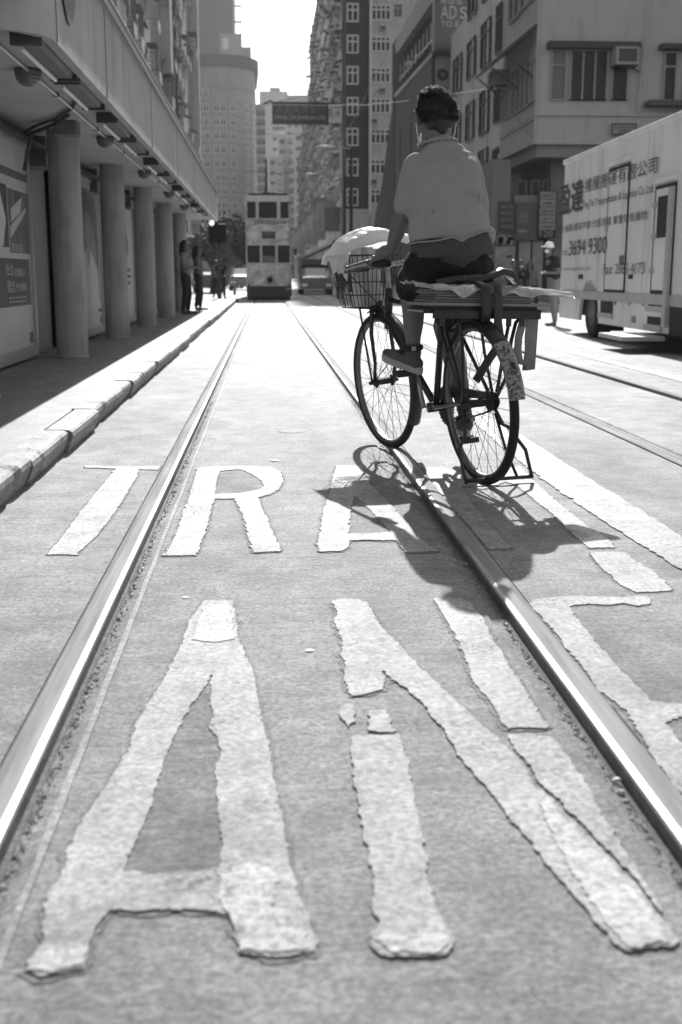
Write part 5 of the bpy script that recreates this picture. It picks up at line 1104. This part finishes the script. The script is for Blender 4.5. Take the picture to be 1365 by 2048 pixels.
# saddle and post
bp_('seat_post',[st,Vector((.305,0,.83))],.013,chrm,10)
m=MB()
def sad(u_,v_):
    x=.10+.27*u_; w=.115*(1-u_)**.75+.022; t=(v_-.5)*2; return Vector((x+.01,t*w-.0,.875+.015*u_-.045*abs(t)**3+ .012*math.cos(u_*PI)))
m.grid(sad,10,12); sd_=part('saddle',m,M('saddle_vinyl',.03,.4,.2,20,spec=.5),bike,True); q=sd_.modifiers.new('s','SOLIDIFY'); q.thickness=.03
m=MB(); m.tube([(.115,-.115,.862),(.105,-.06,.868),(.102,0,.870),(.105,.06,.868),(.115,.115,.862)],(.020),8); part('saddle_rear_edge',m,M('saddle_vinyl',.03),bike,True)
mb=MB(); textmb('CIONLLI',(.080,.03,.866),(0,-1,0),(0,0,1),.06,.009,.002,mb); textmb('✦',(.080,.006,.878),(0,-1,0),(0,0,1),.012,.010,.002,mb); part('saddle_lettering',mb,M('grey_print',.2),sd_)
for s in (-1,1):
    m=MB(); m.tube([(.2+.012*math.cos(t*.6)*0,s*.05+.014*math.cos(t*.7),.80+.0022*t) for t in range(26)],.0028,5); part('saddle_spring',m,chrm,bike)
# crank set
ca_=R(98); cr=.17
L_=BB+Vector((math.cos(ca_)*cr*-0+.035,.105,cr*.985)); Rp=BB+Vector((-.035,-.105,-cr*.985))
bp_('crank',[BB+Vector((0,.06,0)),L_+Vector((0,-.03,0))],[.012,.009],chrm,8); bp_('crank',[BB+Vector((0,-.06,0)),Rp+Vector((0,.03,0))],[.012,.009],chrm,8)
for c_,s in ((L_,1),(Rp,-1)):
    m=MB(); m.cbox((c_.x-.03,c_.y+s*.03,c_.z),(.018,.09,.026)); m.cbox((c_.x+.03,c_.y+s*.03,c_.z),(.018,.09,.026)); m.tube([c_+Vector((0,-s*.03,0)),c_+Vector((0,s*.075,0))],.008,8); m.cbox((c_.x,c_.y+s*.07,c_.z),(.07,.006,.02)); part('pedal',m,rust,bike,bevel=.003)
m=MB(); m.lathe([(.03,-.002),(.088,-.002),(.09,0),(.088,.002),(.03,.002)],BB+Vector((0,-.05,0)),(0,1,0),36); 
for i in range(24): a=2*PI*i/24; m.cbox((BB.x+.092*math.cos(a),-.05,BB.z+.092*math.sin(a)),(.007,.003,.007))
part('chainring',m,rust,bike)
m=MB(); m.tube([(BB.x,-.05,BB.z+.09),(cR.x,-.05,cR.z+.04)],.005,5); m.tube([(BB.x,-.05,BB.z-.09),(cR.x,-.05,cR.z-.04)],.005,5); m.lathe([(0,-.003),(.04,-.003),(.04,.003),(0,.003)],cR+Vector((0,-.05,0)),(0,1,0),18); part('chain',m,rust,bike)
m=MB(); m.poly([(BB.x+.06,-.062,BB.z+.085),(cR.x-.05,-.062,cR.z+.045),(cR.x-.07,-.062,cR.z-.0),(cR.x-.03,-.062,cR.z-.04),(cR.x+.15,-.062,cR.z+.0),(BB.x-.05,-.062,BB.z+.04)],(),(0,-.004,0)); part('chain_guard',m,bk,bike)
# rear rack: frame, braces, stay struts
rk=MB(); zr_=.742
def rp(x,y,z=0): return (x,y,zr_+z)
rk.tube([rp(-.24,.27),rp(-.24,-.25)],.011,8); rk.tube([rp(.05,.22),rp(.05,-.22)],.009,8); rk.tube([rp(-.24,.27),rp(.05,.22)],.009,8); rk.tube([rp(-.24,-.25),rp(.05,-.22)],.009,8)
for y in (-.18,-.09,0,.09,.18): rk.tube([rp(-.24,y),rp(.05,y)],.007,6)
rk.box((-.235,-.24,.748),(-.02,.24,.762)); rack=part('rack',rk,bk,bike)
m=MB(); m.box((-.262,-.245,.712),(-.25,.24,.742)); part('rack_rear_bar',m,bk,rack)
for s in (-1,1):
    bp_('rack_strut',[(-.1,s*.12,.73),(-.08,s*.10,.62),(-.02,s*.08,.40),(0,s*.075,.35)],.008,bk,8)
    bp_('rack_strut',[(.17,s*.10,.74),(.1,s*.085,.55),(0,s*.07,.36)],.007,bk,8)
bp_('rack_brace',[(-.0,-.235,.712),(-.0,-.19,.675),(-.0,-.165,.60),(-.0,-.15,.53),(.0,-.13,.44),(0,-.08,.36)],.0085,bk,8)
for y in (.2,-.1,-.16): 
    m=MB(); m.box((-.262,y-.01,.682),(-.25,y+.01,.713)); part('rack_hook',m,bk,rack)
m=MB(); m.tube([(-.1,.0,.7),(-.12,.0,.62),(-.05,.0,.5)],.03,8); 
# lowered rear stand
sm_=MB(); z_=.022; sm_.tube([(-.055,.095,z_+.012),(-.055,-.215,z_-.012)],.0085,8); sm_.tube([(0,.07,.33),(-.02,.08,.22),(.01,.1,.16),(-.03,.1,.06),(-.055,.10,z_)],.0075,8); sm_.tube([(0,-.07,.33),(-.01,-.10,.25),(-.02,-.125,.235),(-.045,-.19,.13),(-.055,-.21,z_-.01)],.0085,8); sm_.tube([(-.0,-.075,.3),(-.03,-.10,.15),(-.05,-.14,z_)],.007,8); part('stand',sm_,bk,bike,True)
bp_('axle_nut',[cR+Vector((0,-.062,0)),cR+Vector((0,-.095,0))],.012,rust,6); bp_('axle_nut',[cR+Vector((0,.062,0)),cR+Vector((0,.085,0))],.012,rust,6); bp_('axle_nut',[cF+aF*.05,cF+aF*.085],.009,rust,6); bp_('axle_nut',[cF-aF*.05,cF-aF*.08],.009,rust,6)
# tube brace under the rack on the right (bracket with bend)
# wire basket
bc=hc+fS*.19+lS*.045; bz1=.985; bz0=.725
def bq(a,l_,z): 
    k=.66+.34*(z-bz0)/(bz1-bz0); return Vector((bc.x,bc.y,0))+fS*a*k+lS*l_*k+Vector((0,0,z+ (0.012 if l_>0 else 0)))
bw,bd=.14,.125; wr_m=M('basket_wire',.03,.5,.2,20)
m=MB(); zs_=[bz0,bz0+.065,bz0+.13,bz0+.195,bz1]
for i,z in enumerate(zs_):
    c_=[(-bd,-bw),(bd,-bw),(bd,bw),(-bd,bw),(-bd,-bw)]; m.tube([bq(a,b,z) for a,b in c_],.0045 if i==4 else .0028,5)
for i in range(11):
    y=-bw+2*bw*i/10
    for a in (-bd,bd): m.tube([bq(a,y,bz1),bq(a,y,bz0)],.0023,4)
    m.tube([bq(-bd,y,bz0),bq(bd,y,bz0)],.0023,4)
for i in range(7):
    x=-bd+2*bd*i/6
    for b in (-bw,bw): m.tube([bq(x,b,bz1),bq(x,b,bz0)],.0023,4)
    m.tube([bq(x,-bw,bz0),bq(x,bw,bz0)],.0023,4)
part('basket',m,wr_m,bike)
# ------------------------------------------------------------ load
TL=Matrix.Translation((.135,0,.74))@Matrix.Rotation(R(5.6),4,'X')@Matrix.Translation((0,0,-.74)); LM=BM@TL; rack.matrix_local=TL
def bthing(nm,label,cat,group=None): return thing(nm,label,cat,group=group,mat=LM.copy())
news=M('newsprint_edge',.30,.85,.12,3,stretch=(1,1,60)); newsd=M('newsprint_dark',.16,.85,.2,3,stretch=(1,1,60)); card=M('plywood_edge',.22,.7,.2,10)
T=bthing('plywood_board','thin plywood board on the rack with its ends sticking out under the papers','board')
m=MB(); m.add([(-.26,.285,.7635),(-.25,-.30,.7635),(-.03,-.29,.7635),(-.03,.27,.7635),(-.26,.285,.7745),(-.25,-.30,.7745),(-.03,-.29,.7745),(-.03,.27,.7745)],[(0,3,2,1),(4,5,6,7),(0,1,5,4),(1,2,6,5),(2,3,7,6),(3,0,4,7)]); part('panel',m,card,T)
T=bthing('newspaper_stack','stack of folded newspapers tied on the rear rack','newspapers')
z=.775; rnd=random.Random(5)
for i in range(15):
    h_=rnd.uniform(.002,.0036); dx=rnd.uniform(-.007,.007); dy=rnd.uniform(-.012,.012); m=MB(); a0,b0,a1,b1=-.232+dx,-.225+dy,-.04+dx,.225+dy
    r_=[(a0,b0+.01),(a0,b1-.008),(a0+.008,b1),(a1,b1),(a1,b0),(a0+.008,b0)]
    m.poly([(p[0],p[1],z) for p in r_],(),(0,0,h_)); part('newspaper',m,news if i%3 else newsd,T); z+=h_+.0006
plas=M('clear_plastic_sheet',.45,.1,.3,14,.6,24,spec=.9); 
n=plas.node_tree; b=n.nodes['Principled BSDF']; tr_n=n.nodes.new('ShaderNodeBsdfTransparent'); mx=n.nodes.new('ShaderNodeMixShader'); mx.inputs[0].default_value=.72; n.links.new(tr_n.outputs[0],mx.inputs[1]); n.links.new(b.outputs[0],mx.inputs[2]); n.links.new(mx.outputs[0],n.nodes['Material Output'].inputs[0])
def sheet(nm,fn,nu,nv,mt,label,cat,th=.0015,group=None,mw=None):
    m=MB(); m.grid(fn,nu,nv); me=m.mesh(nm,mt,None,True); o=bpy.data.objects.new(nm,me); COL.objects.link(o); o.matrix_world=BM.copy(); s_=o.modifiers.new('s','SOLIDIFY'); s_.thickness=th; o.matrix_world=(mw or BM).copy(); return tag(o,label,cat,group)
zt_=z
def wr(p,k=1.,f_=18): return noise.noise(Vector((p[0]*f_,p[1]*f_*.6,k)))
def f1(u,v):
    x=-.262+.27*u; y=.285-.63*v; e=0
    zz=zt_+.012+.016*abs(wr((x,y),1.,14))+.007*wr((x,y),5,40)
    if u<.14: t=(.14-u)/.14; zz-=t*(.028 if v>.45 else .02)*(1+.8*wr((x,y),7,22)); x-=.004*t
    if v<.16: t=(.16-v)/.16; zz+=.012*t*wr((x,y),2,30)+.012*t; y+=.035*t*(1-u)
    if v>.8: t=(v-.8)/.2; zz-=.015*t; y-=.07*t*(1-abs(u-.25))
    if u<.14 and .18<v<.36: zz-=.025*(1-abs(v-.27)/.09)*(.14-u)/.14; x-=.004
    return Vector((x,y,zz))
sheet('plastic_sheet',f1,40,70,plas,'crinkled shiny plastic sheet laid over the newspapers on the rear rack','plastic sheet',mw=LM)
# rubber straps looped over the load
rb_=M('inner_tube_rubber',.028,.42,.2,15,.15,60,spec=.5)
def strap(label,pts,w,t=.004,grp='rubber straps over the rear load'):
    m=MB(); m.tube(pts,[(w,t)]*len(pts) ,10,True,(0,1,0)); me=m.mesh('rubber_strap',rb_,None,True); o=bpy.data.objects.new('rubber_strap',me); COL.objects.link(o); o.matrix_world=LM.copy(); return tag(o,label,'strap',grp)
strap('left of the two flat rubber straps over the rear plastic sheet',[(.12,.02,.76),(.12,.02,zt_+.03),(0,.02,zt_+.034),(-.2,.02,zt_+.034),(-.275,.02,zt_+.015),(-.285,.018,.80),(-.285,.016,.74),(-.27,.012,.70)],.021,.006)
strap('right of the two flat rubber straps, its tail hanging before the rear wheel',[(.12,-.03,.76),(.12,-.03,zt_+.032),(0,-.03,zt_+.036),(-.2,-.03,zt_+.038),(-.28,-.03,zt_+.02),(-.29,-.032,.80),(-.288,-.035,.70),(-.275,-.06,.62),(-.28,-.0,.54),(-.28,.05,.46)],.019,.006)
m=MB(); m.tube([(-.2,.03,zt_+.03),(-.2,-.02,zt_+.05),(-.2,-.08,zt_+.075),(-.19,-.125,zt_+.07),(-.18,-.17,zt_+.03)],[(.008,.02),(.016,.035),(.018,.04),(.018,.035),(.008,.02)],10,True,(0,0,1)); me=m.mesh('strap_loop',rb_,None,True); o=bpy.data.objects.new('rubber_strap',me); COL.objects.link(o); o.matrix_world=LM.copy(); tag(o,'wide arched rubber loop standing up behind the saddle','strap','rubber straps over the rear load')
clo=M('rubber_band_grey',.2,.6,.12,12,.2,50)
m=MB(); m.tube([(-.255,-.175,.735),(-.255,-.165,.70),(-.255,-.15,.64),(-.255,-.148,.58),(-.255,-.16,.535),(-.255,-.185,.52),(-.255,-.2,.56),(-.255,-.195,.64),(-.255,-.2,.73)],[(.018,.004)]*9,8,True,(0,1,0))
m.add([(-.262,-.20,.735),(-.262,-.235,.735),(-.258,-.232,.505),(-.258,-.195,.50),(-.25,-.20,.735),(-.25,-.232,.735),(-.25,-.232,.505),(-.25,-.175,.50)],[(0,1,2,3),(4,7,6,5),(0,4,5,1),(1,5,6,2),(2,6,7,3),(3,7,4,0)])
me=m.mesh('hanging_band',clo,None,True); o=bpy.data.objects.new('hanging_band',me); COL.objects.link(o); o.matrix_world=LM.copy(); tag(o,'grey loop of old inner tube hanging from the right end of the rack','band')
# basket load: rolled papers and a cover sheet
for k,(l_,r_,h_,lb) in enumerate([(.075,.03,.31,'tall rolled newspaper near the left corner of the basket'),(.022,.027,.29,'rolled newspaper in the middle of the basket'),(-.028,.026,.30,'rolled newspaper just under the left hand in the basket'),(-.078,.026,.29,'rolled newspaper at the right end of the basket')]):
    c0=bq(-.06,l_,bz0)+Vector((0,0,.006)); m=MB(); m.lathe([(r_,0),(r_,h_),(r_*.9,h_),(r_*.55,h_-.001),(.0,h_-.004)],c0,(0,0,1),14); me=m.mesh('rolled_newspaper',M('newsprint_roll',.55,.8,.15,12) if k!=1 else palec,None,True); o=bpy.data.objects.new('rolled_newspaper',me); COL.objects.link(o); o.matrix_world=BM.copy(); tag(o,lb,'newspaper','rolled newspapers standing in the basket')
wrap=M('white_cover_sheet',.8,.4,.05,5,.5,16,spec=.4); n=wrap.node_tree; b=n.nodes['Principled BSDF']
tl=n.nodes.new('ShaderNodeBsdfTranslucent'); tl.inputs[0].default_value=(.9,.9,.9,1); mx=n.nodes.new('ShaderNodeMixShader'); mx.inputs[0].default_value=.6; n.links.new(b.outputs[0],mx.inputs[1]); n.links.new(tl.outputs[0],mx.inputs[2]); n.links.new(mx.outputs[0],n.nodes['Material Output'].inputs[0])
def f2(u,v):
    a=-.15+.33*u; l_=.20-.46*v; q=Vector((bc.x,bc.y,0))+fS*a+lS*l_
    hump=.03+.105*math.sin(PI*min(1,max(0,(v-.05)/1.05)))**.8*(1-.35*u)
    z=bz1+.015+hump*math.sin(PI*min(1,.12+u*.95))**.5 +.020*wr((q.x,q.y),3,10)+.010*abs(wr((q.x,q.y),9,26))+.004*abs(wr((q.x,q.y),4,50))
    if v<.14:
        t=(.14-v)/.14; z-=.12*t**1.2*(1 if u<.6 else .4)*(1+.3*wr((u,v),2,7)); q+=lS*(.0-.07*t*.6); q+=fS*.02*math.sin(u*30)*t
    if u<.1: z-=.03*(.1-u)/.1
    return Vector((q.x,q.y,z))
sheet('cover_sheet',f2,56,70,wrap,'white crumpled plastic sheet draped over the front basket, a corner hanging down its left side','plastic sheet')
# ============================================================ RIDER
shirt=M('tshirt_cotton',.30,.9,.05,3,.25,180,spec=.15); shorts=M('shorts_black',.012,.8,.2,12,.25,90,spec=.25); waist=M('waist_heather',.085,.95,.55,320,.4,300,spec=.1); shoeu=M('shoe_suede',.09,.9,.15,20,.2,80,spec=.15); sole=M('shoe_sole',.32,.8,.1,10)
RD=thing('person','man in a light T-shirt and black shorts riding the bicycle, seen from behind','person',mat=BM.copy())
V=Vector
hipL,hipR=V((.27,.072,.93)),V((.27,-.10,.92)); kL=V((.52,.070,.88)); aL=V((.46,.100,.585)); kR=V((.62,-.13,.64)); aR=V((.42,-.125,.235))
shL,shR=V((.30,.105,1.365)),V((.30,-.150,1.34)); eL=V((.37,.150,1.155)); wL=V((.475,.17,1.02)); eR=V((.40,-.235,1.12)); wR=V((.53,-.27,1.0))
hd=V((.345,-.02,1.575))
def hand(w,g0,g1,sd):
    """palm over the grip and five bent fingers closing round it"""
    ax=(g1-g0).normalized(); c=(g0+g1)/2; out=[]; dn=V((0,0,-1)); o_=ax.cross(dn)*-sd; o_=V((o_.x,o_.y,0)).normalized()*1.0
    kn=c+V((0,0,.026)); out.append([(w,.024),(w.lerp(kn,.5)+V((0,0,.006)),(.03,.02)),(kn,(.036,.016))])
    for i,(off,L,r_) in enumerate(((.033,.9,.0092),(.012,1,.0095),(-.009,.95,.009),(-.028,.78,.008))):
        b=c+ax*off; p0=b+V((0,0,.026)); p1=b+V((0,0,.016))-o_*.027*L*-1; p2=b+V((0,0,-.012))+o_*.024*L; p3=b+V((0,0,-.024))-o_*.002
        out.append([(p0,r_+.001),(p1+V((0,0,.004)),r_),(p2,r_*.95),(p3,r_*.85)])
    t0=w.lerp(kn,.55)-o_*.015; out.append([(t0,.012),(c-o_*.026+ax*.02+V((0,0,.008)),.0105),(c-o_*.016+ax*.04+V((0,0,-.012)),.009)])
    return out
body=[[(V((.33,-.01,1.38)),.06),(V((.335,-.008,1.44)),.062),(V((.34,-.015,1.50)),.060),(V((.345,-.02,1.53)),.060)],
 [(V((.35,-.02,1.52)),.062),(V((.345,-.02,1.56)),.078),(V((.345,-.02,1.582)),.080),(V((.345,-.02,1.605)),.06)],
 [(V((.40,-.02,1.49)),.035),(V((.405,-.02,1.53)),.05)],[(V((.43,-.02,1.55)),.014),(V((.447,-.02,1.535)),.014)],[(V((.432,-.02,1.50)),.018),(V((.435,-.02,1.497)),.016)],
 [(V((.30,-.02,1.0)),.085),(V((.315,-.02,1.25)),.08),(V((.335,-.02,1.34)),.06)],
 [(shL,.045),(shL.lerp(eL,.5),.044),(eL,.040),(eL.lerp(wL,.35),.038),(wL,.026)],[(shR,.045),(shR.lerp(eR,.5),.044),(eR,.041),(eR.lerp(wR,.35),.040),(wR,.026)],
 [(hipL,.085),(hipL.lerp(kL,.6),.072),(kL,.06),(kL.lerp(aL,.3)-V((.03,0,0)),.060),(kL.lerp(aL,.62)-V((.015,0,0)),.049),(aL,.033),(aL-V((0,0,.03)),.034)],
 [(hipR,.085),(hipR.lerp(kR,.6),.072),(kR,.056),(kR.lerp(aR,.3)-V((.03,0,0)),.055),(kR.lerp(aR,.62)-V((.015,0,0)),.045),(aR,.033),(aR-V((0,0,.03)),.034)]]
for s in (-1,1): body.append([(V((.34,-.02+s*.082,1.535)),.012),(V((.328,-.02+s*.100,1.56)),.012),(V((.33,-.02+s*.103,1.578)),.010)]); body.append([(V((.336,-.02+s*.084,1.528)),.009),(V((.328,-.02+s*.098,1.545)),.008)])
body+=hand(wL,gl,V((.64,.218,.963)),1)+hand(wR,gr,gr+V((.1,0,.01)),-1)
blob('body',body,skin,RD,.0062,3)
# T-shirt with folds
YX=V((0,1,0))
def fold(p):
    x,y,z=p; f=0
    f+=.010*math.exp(-((z-1.19-.35*(y+.12)-.02)/.020)**2)*(1 if y<-.02 else 0)*-1*min(1,max(0,(-.02-y)*9))
    f+=-.009*math.exp(-((z-1.165+.22*(y-.12))/.018)**2)*min(1,max(0,(y-.03)*9))
    f+=.007*math.exp(-((z-1.145+.22*(y-.12))/.020)**2)*min(1,max(0,(y-.0)*7))
    f+=-.008*math.exp(-((z-1.10-.5*(y+.2))/.02)**2)*min(1,max(0,(-.05-y)*8))
    f+=-.006*math.exp(-((z-1.30-.3*(y+.1))/.022)**2)*min(1,max(0,(-.0-y)*6))
    f+=.007*noise.noise(V((x*5,y*8+z*5,z*13)))+.005*abs(noise.noise(V((x*9,y*11+z*6,z*22+y*12))))
    if z<1.09: f+=.006*math.sin(y*48+x*30)*(1.09-z)/.08
    f*=(1.6 if (abs(y+.02)<.13 and x<.3) else .6)
    if z<1.12: f*=max(.12,(z-1.04)/.08)
    return f
ch=[[(V((.27,-.027,1.05)),(.188,.13),YX),(V((.272,-.025,1.09)),(.190,.138),YX),(V((.28,-.02,1.15)),(.172,.132),YX),(V((.288,-.022,1.25)),(.168,.126),YX),(V((.298,-.024,1.32)),(.168,.112),YX),(V((.312,-.024,1.37)),(.150,.085),YX),(V((.322,-.022,1.405)),(.120,.072),YX),(V((.33,-.018,1.43)),(.086,.068),YX)],
 [(shL+V((0,-.0,-.005)),.052),(shL.lerp(eL,.42)+V((0,-.002,0)),.055),(shL.lerp(eL,.80)+V((0,-.004,0)),.057)],[(shR+V((0,.0,-.005)),.052),(shR.lerp(eR,.42),.055),(shR.lerp(eR,.80),.056)],
 [(V((.25,-.205,1.055)),.03),(V((.28,-.225,1.025)),.022)]]
so_=blob('shirt',ch,shirt,RD,.0075,4,fold)
m=MB()
pts=[V((.338+.074*math.cos(t)*1.0,-.02+.085*math.sin(t),1.405+.022*math.cos(t)*-1*-0.9+.004*math.sin(t*13))) for t in [2*PI*i/60 for i in range(61)]]
pts=[V((p.x,p.y,1.447-.012*((p.x-.34)/.074)+.003*math.sin(i*1.7))) for i,p in enumerate(pts)]
pts=[V((.332+(p.x-.338)*.98,p.y+.002,p.z)) for p in pts]; m.tube(pts,[.0055+.0016*math.sin(i*2.3) for i in range(61)],8); part('collar',m,shirt,so_,True)
m=MB(); pts=[V((.272+.130*math.cos(t),-.027+.188*math.sin(t),1.052+.016*math.cos(t*1.0+1.4)+.002*math.sin(t*7))) for t in [2*PI*i/64 for i in range(65)]]; m.tube(pts,.0038,8); part('hem',m,shirt,so_,True)
# undershirt edge, knit waistband, shorts
blob('waistband',[[(V((.275,-.025,1.06)),(.172,.118),YX),(V((.268,-.027,1.0)),(.192,.128),YX),(V((.266,-.027,.96)),(.202,.134),YX)]],waist,RD,.009,3,lambda p:.002*noise.noise(p*18))
def fold2(p): return .004*noise.noise(V((p.x*9,p.y*14,p.z*22)))+.002*noise.noise(p*40)
mid=hipL.lerp(kL,.55)
blob('shorts',[[(V((.268,-.027,.945)),(.190,.120),YX),(V((.268,-.027,.92)),(.200,.128),YX),(V((.275,-.02,.88)),(.18,.11),YX)],
 [(hipL+V((0,.015,.0)),.105),(hipL.lerp(kL,.5)+V((0,.006,-.01)),.088),(hipL.lerp(kL,.93)+V((-.01,.0,-.015)),.078),(V((.49,.075,.84)),.074),(V((.47,.072,.80)),.069)],
 [(hipR,.105),(hipR.lerp(kR,.5)+V((0,-.015,0)),.092),(hipR.lerp(kR,.82)+V((0,-.01,0)),.08)]],shorts,RD,.009,4,fold2)
# shoes
def shoe(a,toe,sd,heel):
    t=(toe-a); t.z=0; 
    ch=[[(a+V((0,0,-.045)),.036),(a+V((0,0,-.01)),.038)],[(heel+V((0,0,.028)),.029),(heel.lerp(toe,.3)+V((0,0,.034)),.035),(heel.lerp(toe,.6)+V((0,0,.026)),.034),(toe+V((0,0,.018)),.025)]]
    s_=blob('shoe',ch,shoeu,RD,.006,3); L=toe-heel; fw=L.normalized(); sdv=V((0,0,1)).cross(fw).normalized(); up_=fw.cross(sdv)
    m=MB(); prof=[]
    for i in range(24):
        q=2*PI*i/24; x=math.cos(q); y=math.sin(q); w_=.037*(1+.12*x) if x>-.2 else .031; prof.append(heel.lerp(toe,.5)+fw*(L.length/2+.032)*x+sdv*w_*y*sd)
    m.poly([p-up_*.016 for p in prof],(),up_*.034); part('sole',m,sole,s_,bevel=.005)
    m=MB(); m.tube([a+V((-.045*math.cos(t_)*-1,.042*math.sin(t_),-.015)) for t_ in [2*PI*i/20 for i in range(21)]],[(.012,.004)]*21,6,True,(0,0,1)); part('shoe_strap',m,blackc,s_)
    m=MB(); m.cbox(a+V((-.046,.016*sd,-.015)),(.004,.02,.018)); part('buckle',m,palec,s_)
    m=MB(); m.tube([heel.lerp(toe,.45)+up_*.06-sdv*.036,heel.lerp(toe,.45)+up_*.074,heel.lerp(toe,.45)+up_*.06+sdv*.036],[(.016,.005)]*3,6,True,fw); part('instep_strap',m,blackc,s_)
shoe(aL,V((.635,.165,.520)),1,V((.435,.094,.470)) )
shoe(aR,V((.60,-.15,.145)),-1,V((.405,-.118,.155)))
# hair: cap plus many short strands
hc_=blob('hair',[[(V((.325,-.02,1.550)),(.070)),(V((.330,-.02,1.570)),.086),(V((.338,-.02,1.592)),.087),(V((.345,-.02,1.606)),.074)],[(V((.295,-.02,1.500)),(.055,.03),YX),(V((.300,-.02,1.53)),(.078,.05),YX),(V((.305,-.02,1.56)),(.084,.06),YX)]],hairm,RD,.007,9,None)
me=hc_.data; rnd=random.Random(11); m=MB(); vs_=[(v.co.copy(),v.normal.copy()) for v in me.vertices if v.normal.z>-.25]
for i in range(9000):
    p,nn=rnd.choice(vs_); hgt=(p.z-1.5)/.2; d=(nn*rnd.uniform(.25,.75)+V((rnd.gauss(-.25,.3),rnd.gauss(.1,.35),rnd.gauss(-.5+ .55*max(0,hgt),.2)))).normalized(); L=rnd.uniform(.009,.024)*(1.3 if hgt>.7 else .7); s_=d.cross(nn); s_=(s_.normalized() if s_.length>1e-4 else V((0,1,0)))*.0009
    q=p+d*L*.55; e=p+d*L*.8+V((0,rnd.gauss(0,.25),-.5))*L*.35; p=p-nn*.002; m.add([p-s_,p+s_,q+s_,q-s_,e],[(0,1,2,3),(3,2,4)])
part('hair_strands',m,hairm,hc_); 
for s in (-1,1):
    m=MB(); m.tube([V((.333,-.02+s*.098,1.585)),V((.335,-.02+s*.098,1.55)),V((.345,-.02+s*.088,1.49)),V((.36,-.02+s*.078,1.455)),V((.39,-.02+s*.062,1.44))],.0022,5); part('mask_cord',m,maskm,RD)
m=MB(); m.sph((.412,-.02,1.475),.052,14,10,(.75,1,.8)); part('face_mask',m,maskm,RD,True)
for s in (-1,1):
    m=MB(); m.sph((.418,-.02+s*.032,1.565),.0105,10,8); part('eye',m,maskm,RD,True)
# ============================================================ haze
hm=bpy.data.materials.new('haze_air'); hm.use_nodes=True; n=hm.node_tree
for q in list(n.nodes):
    if q.type=='BSDF_PRINCIPLED': n.nodes.remove(q)
pv=n.nodes.new('ShaderNodeVolumePrincipled'); pv.inputs['Density'].default_value=.00042; pv.inputs['Color'].default_value=(.95,.95,.95,1); pv.inputs['Anisotropy'].default_value=.0
n.links.new(pv.outputs[0],n.nodes['Material Output'].inputs['Volume'])
m=MB(); m.box((-305,-8,-1.2),(305,606,114)); o=part('haze',m,hm); o['kind']='stuff'
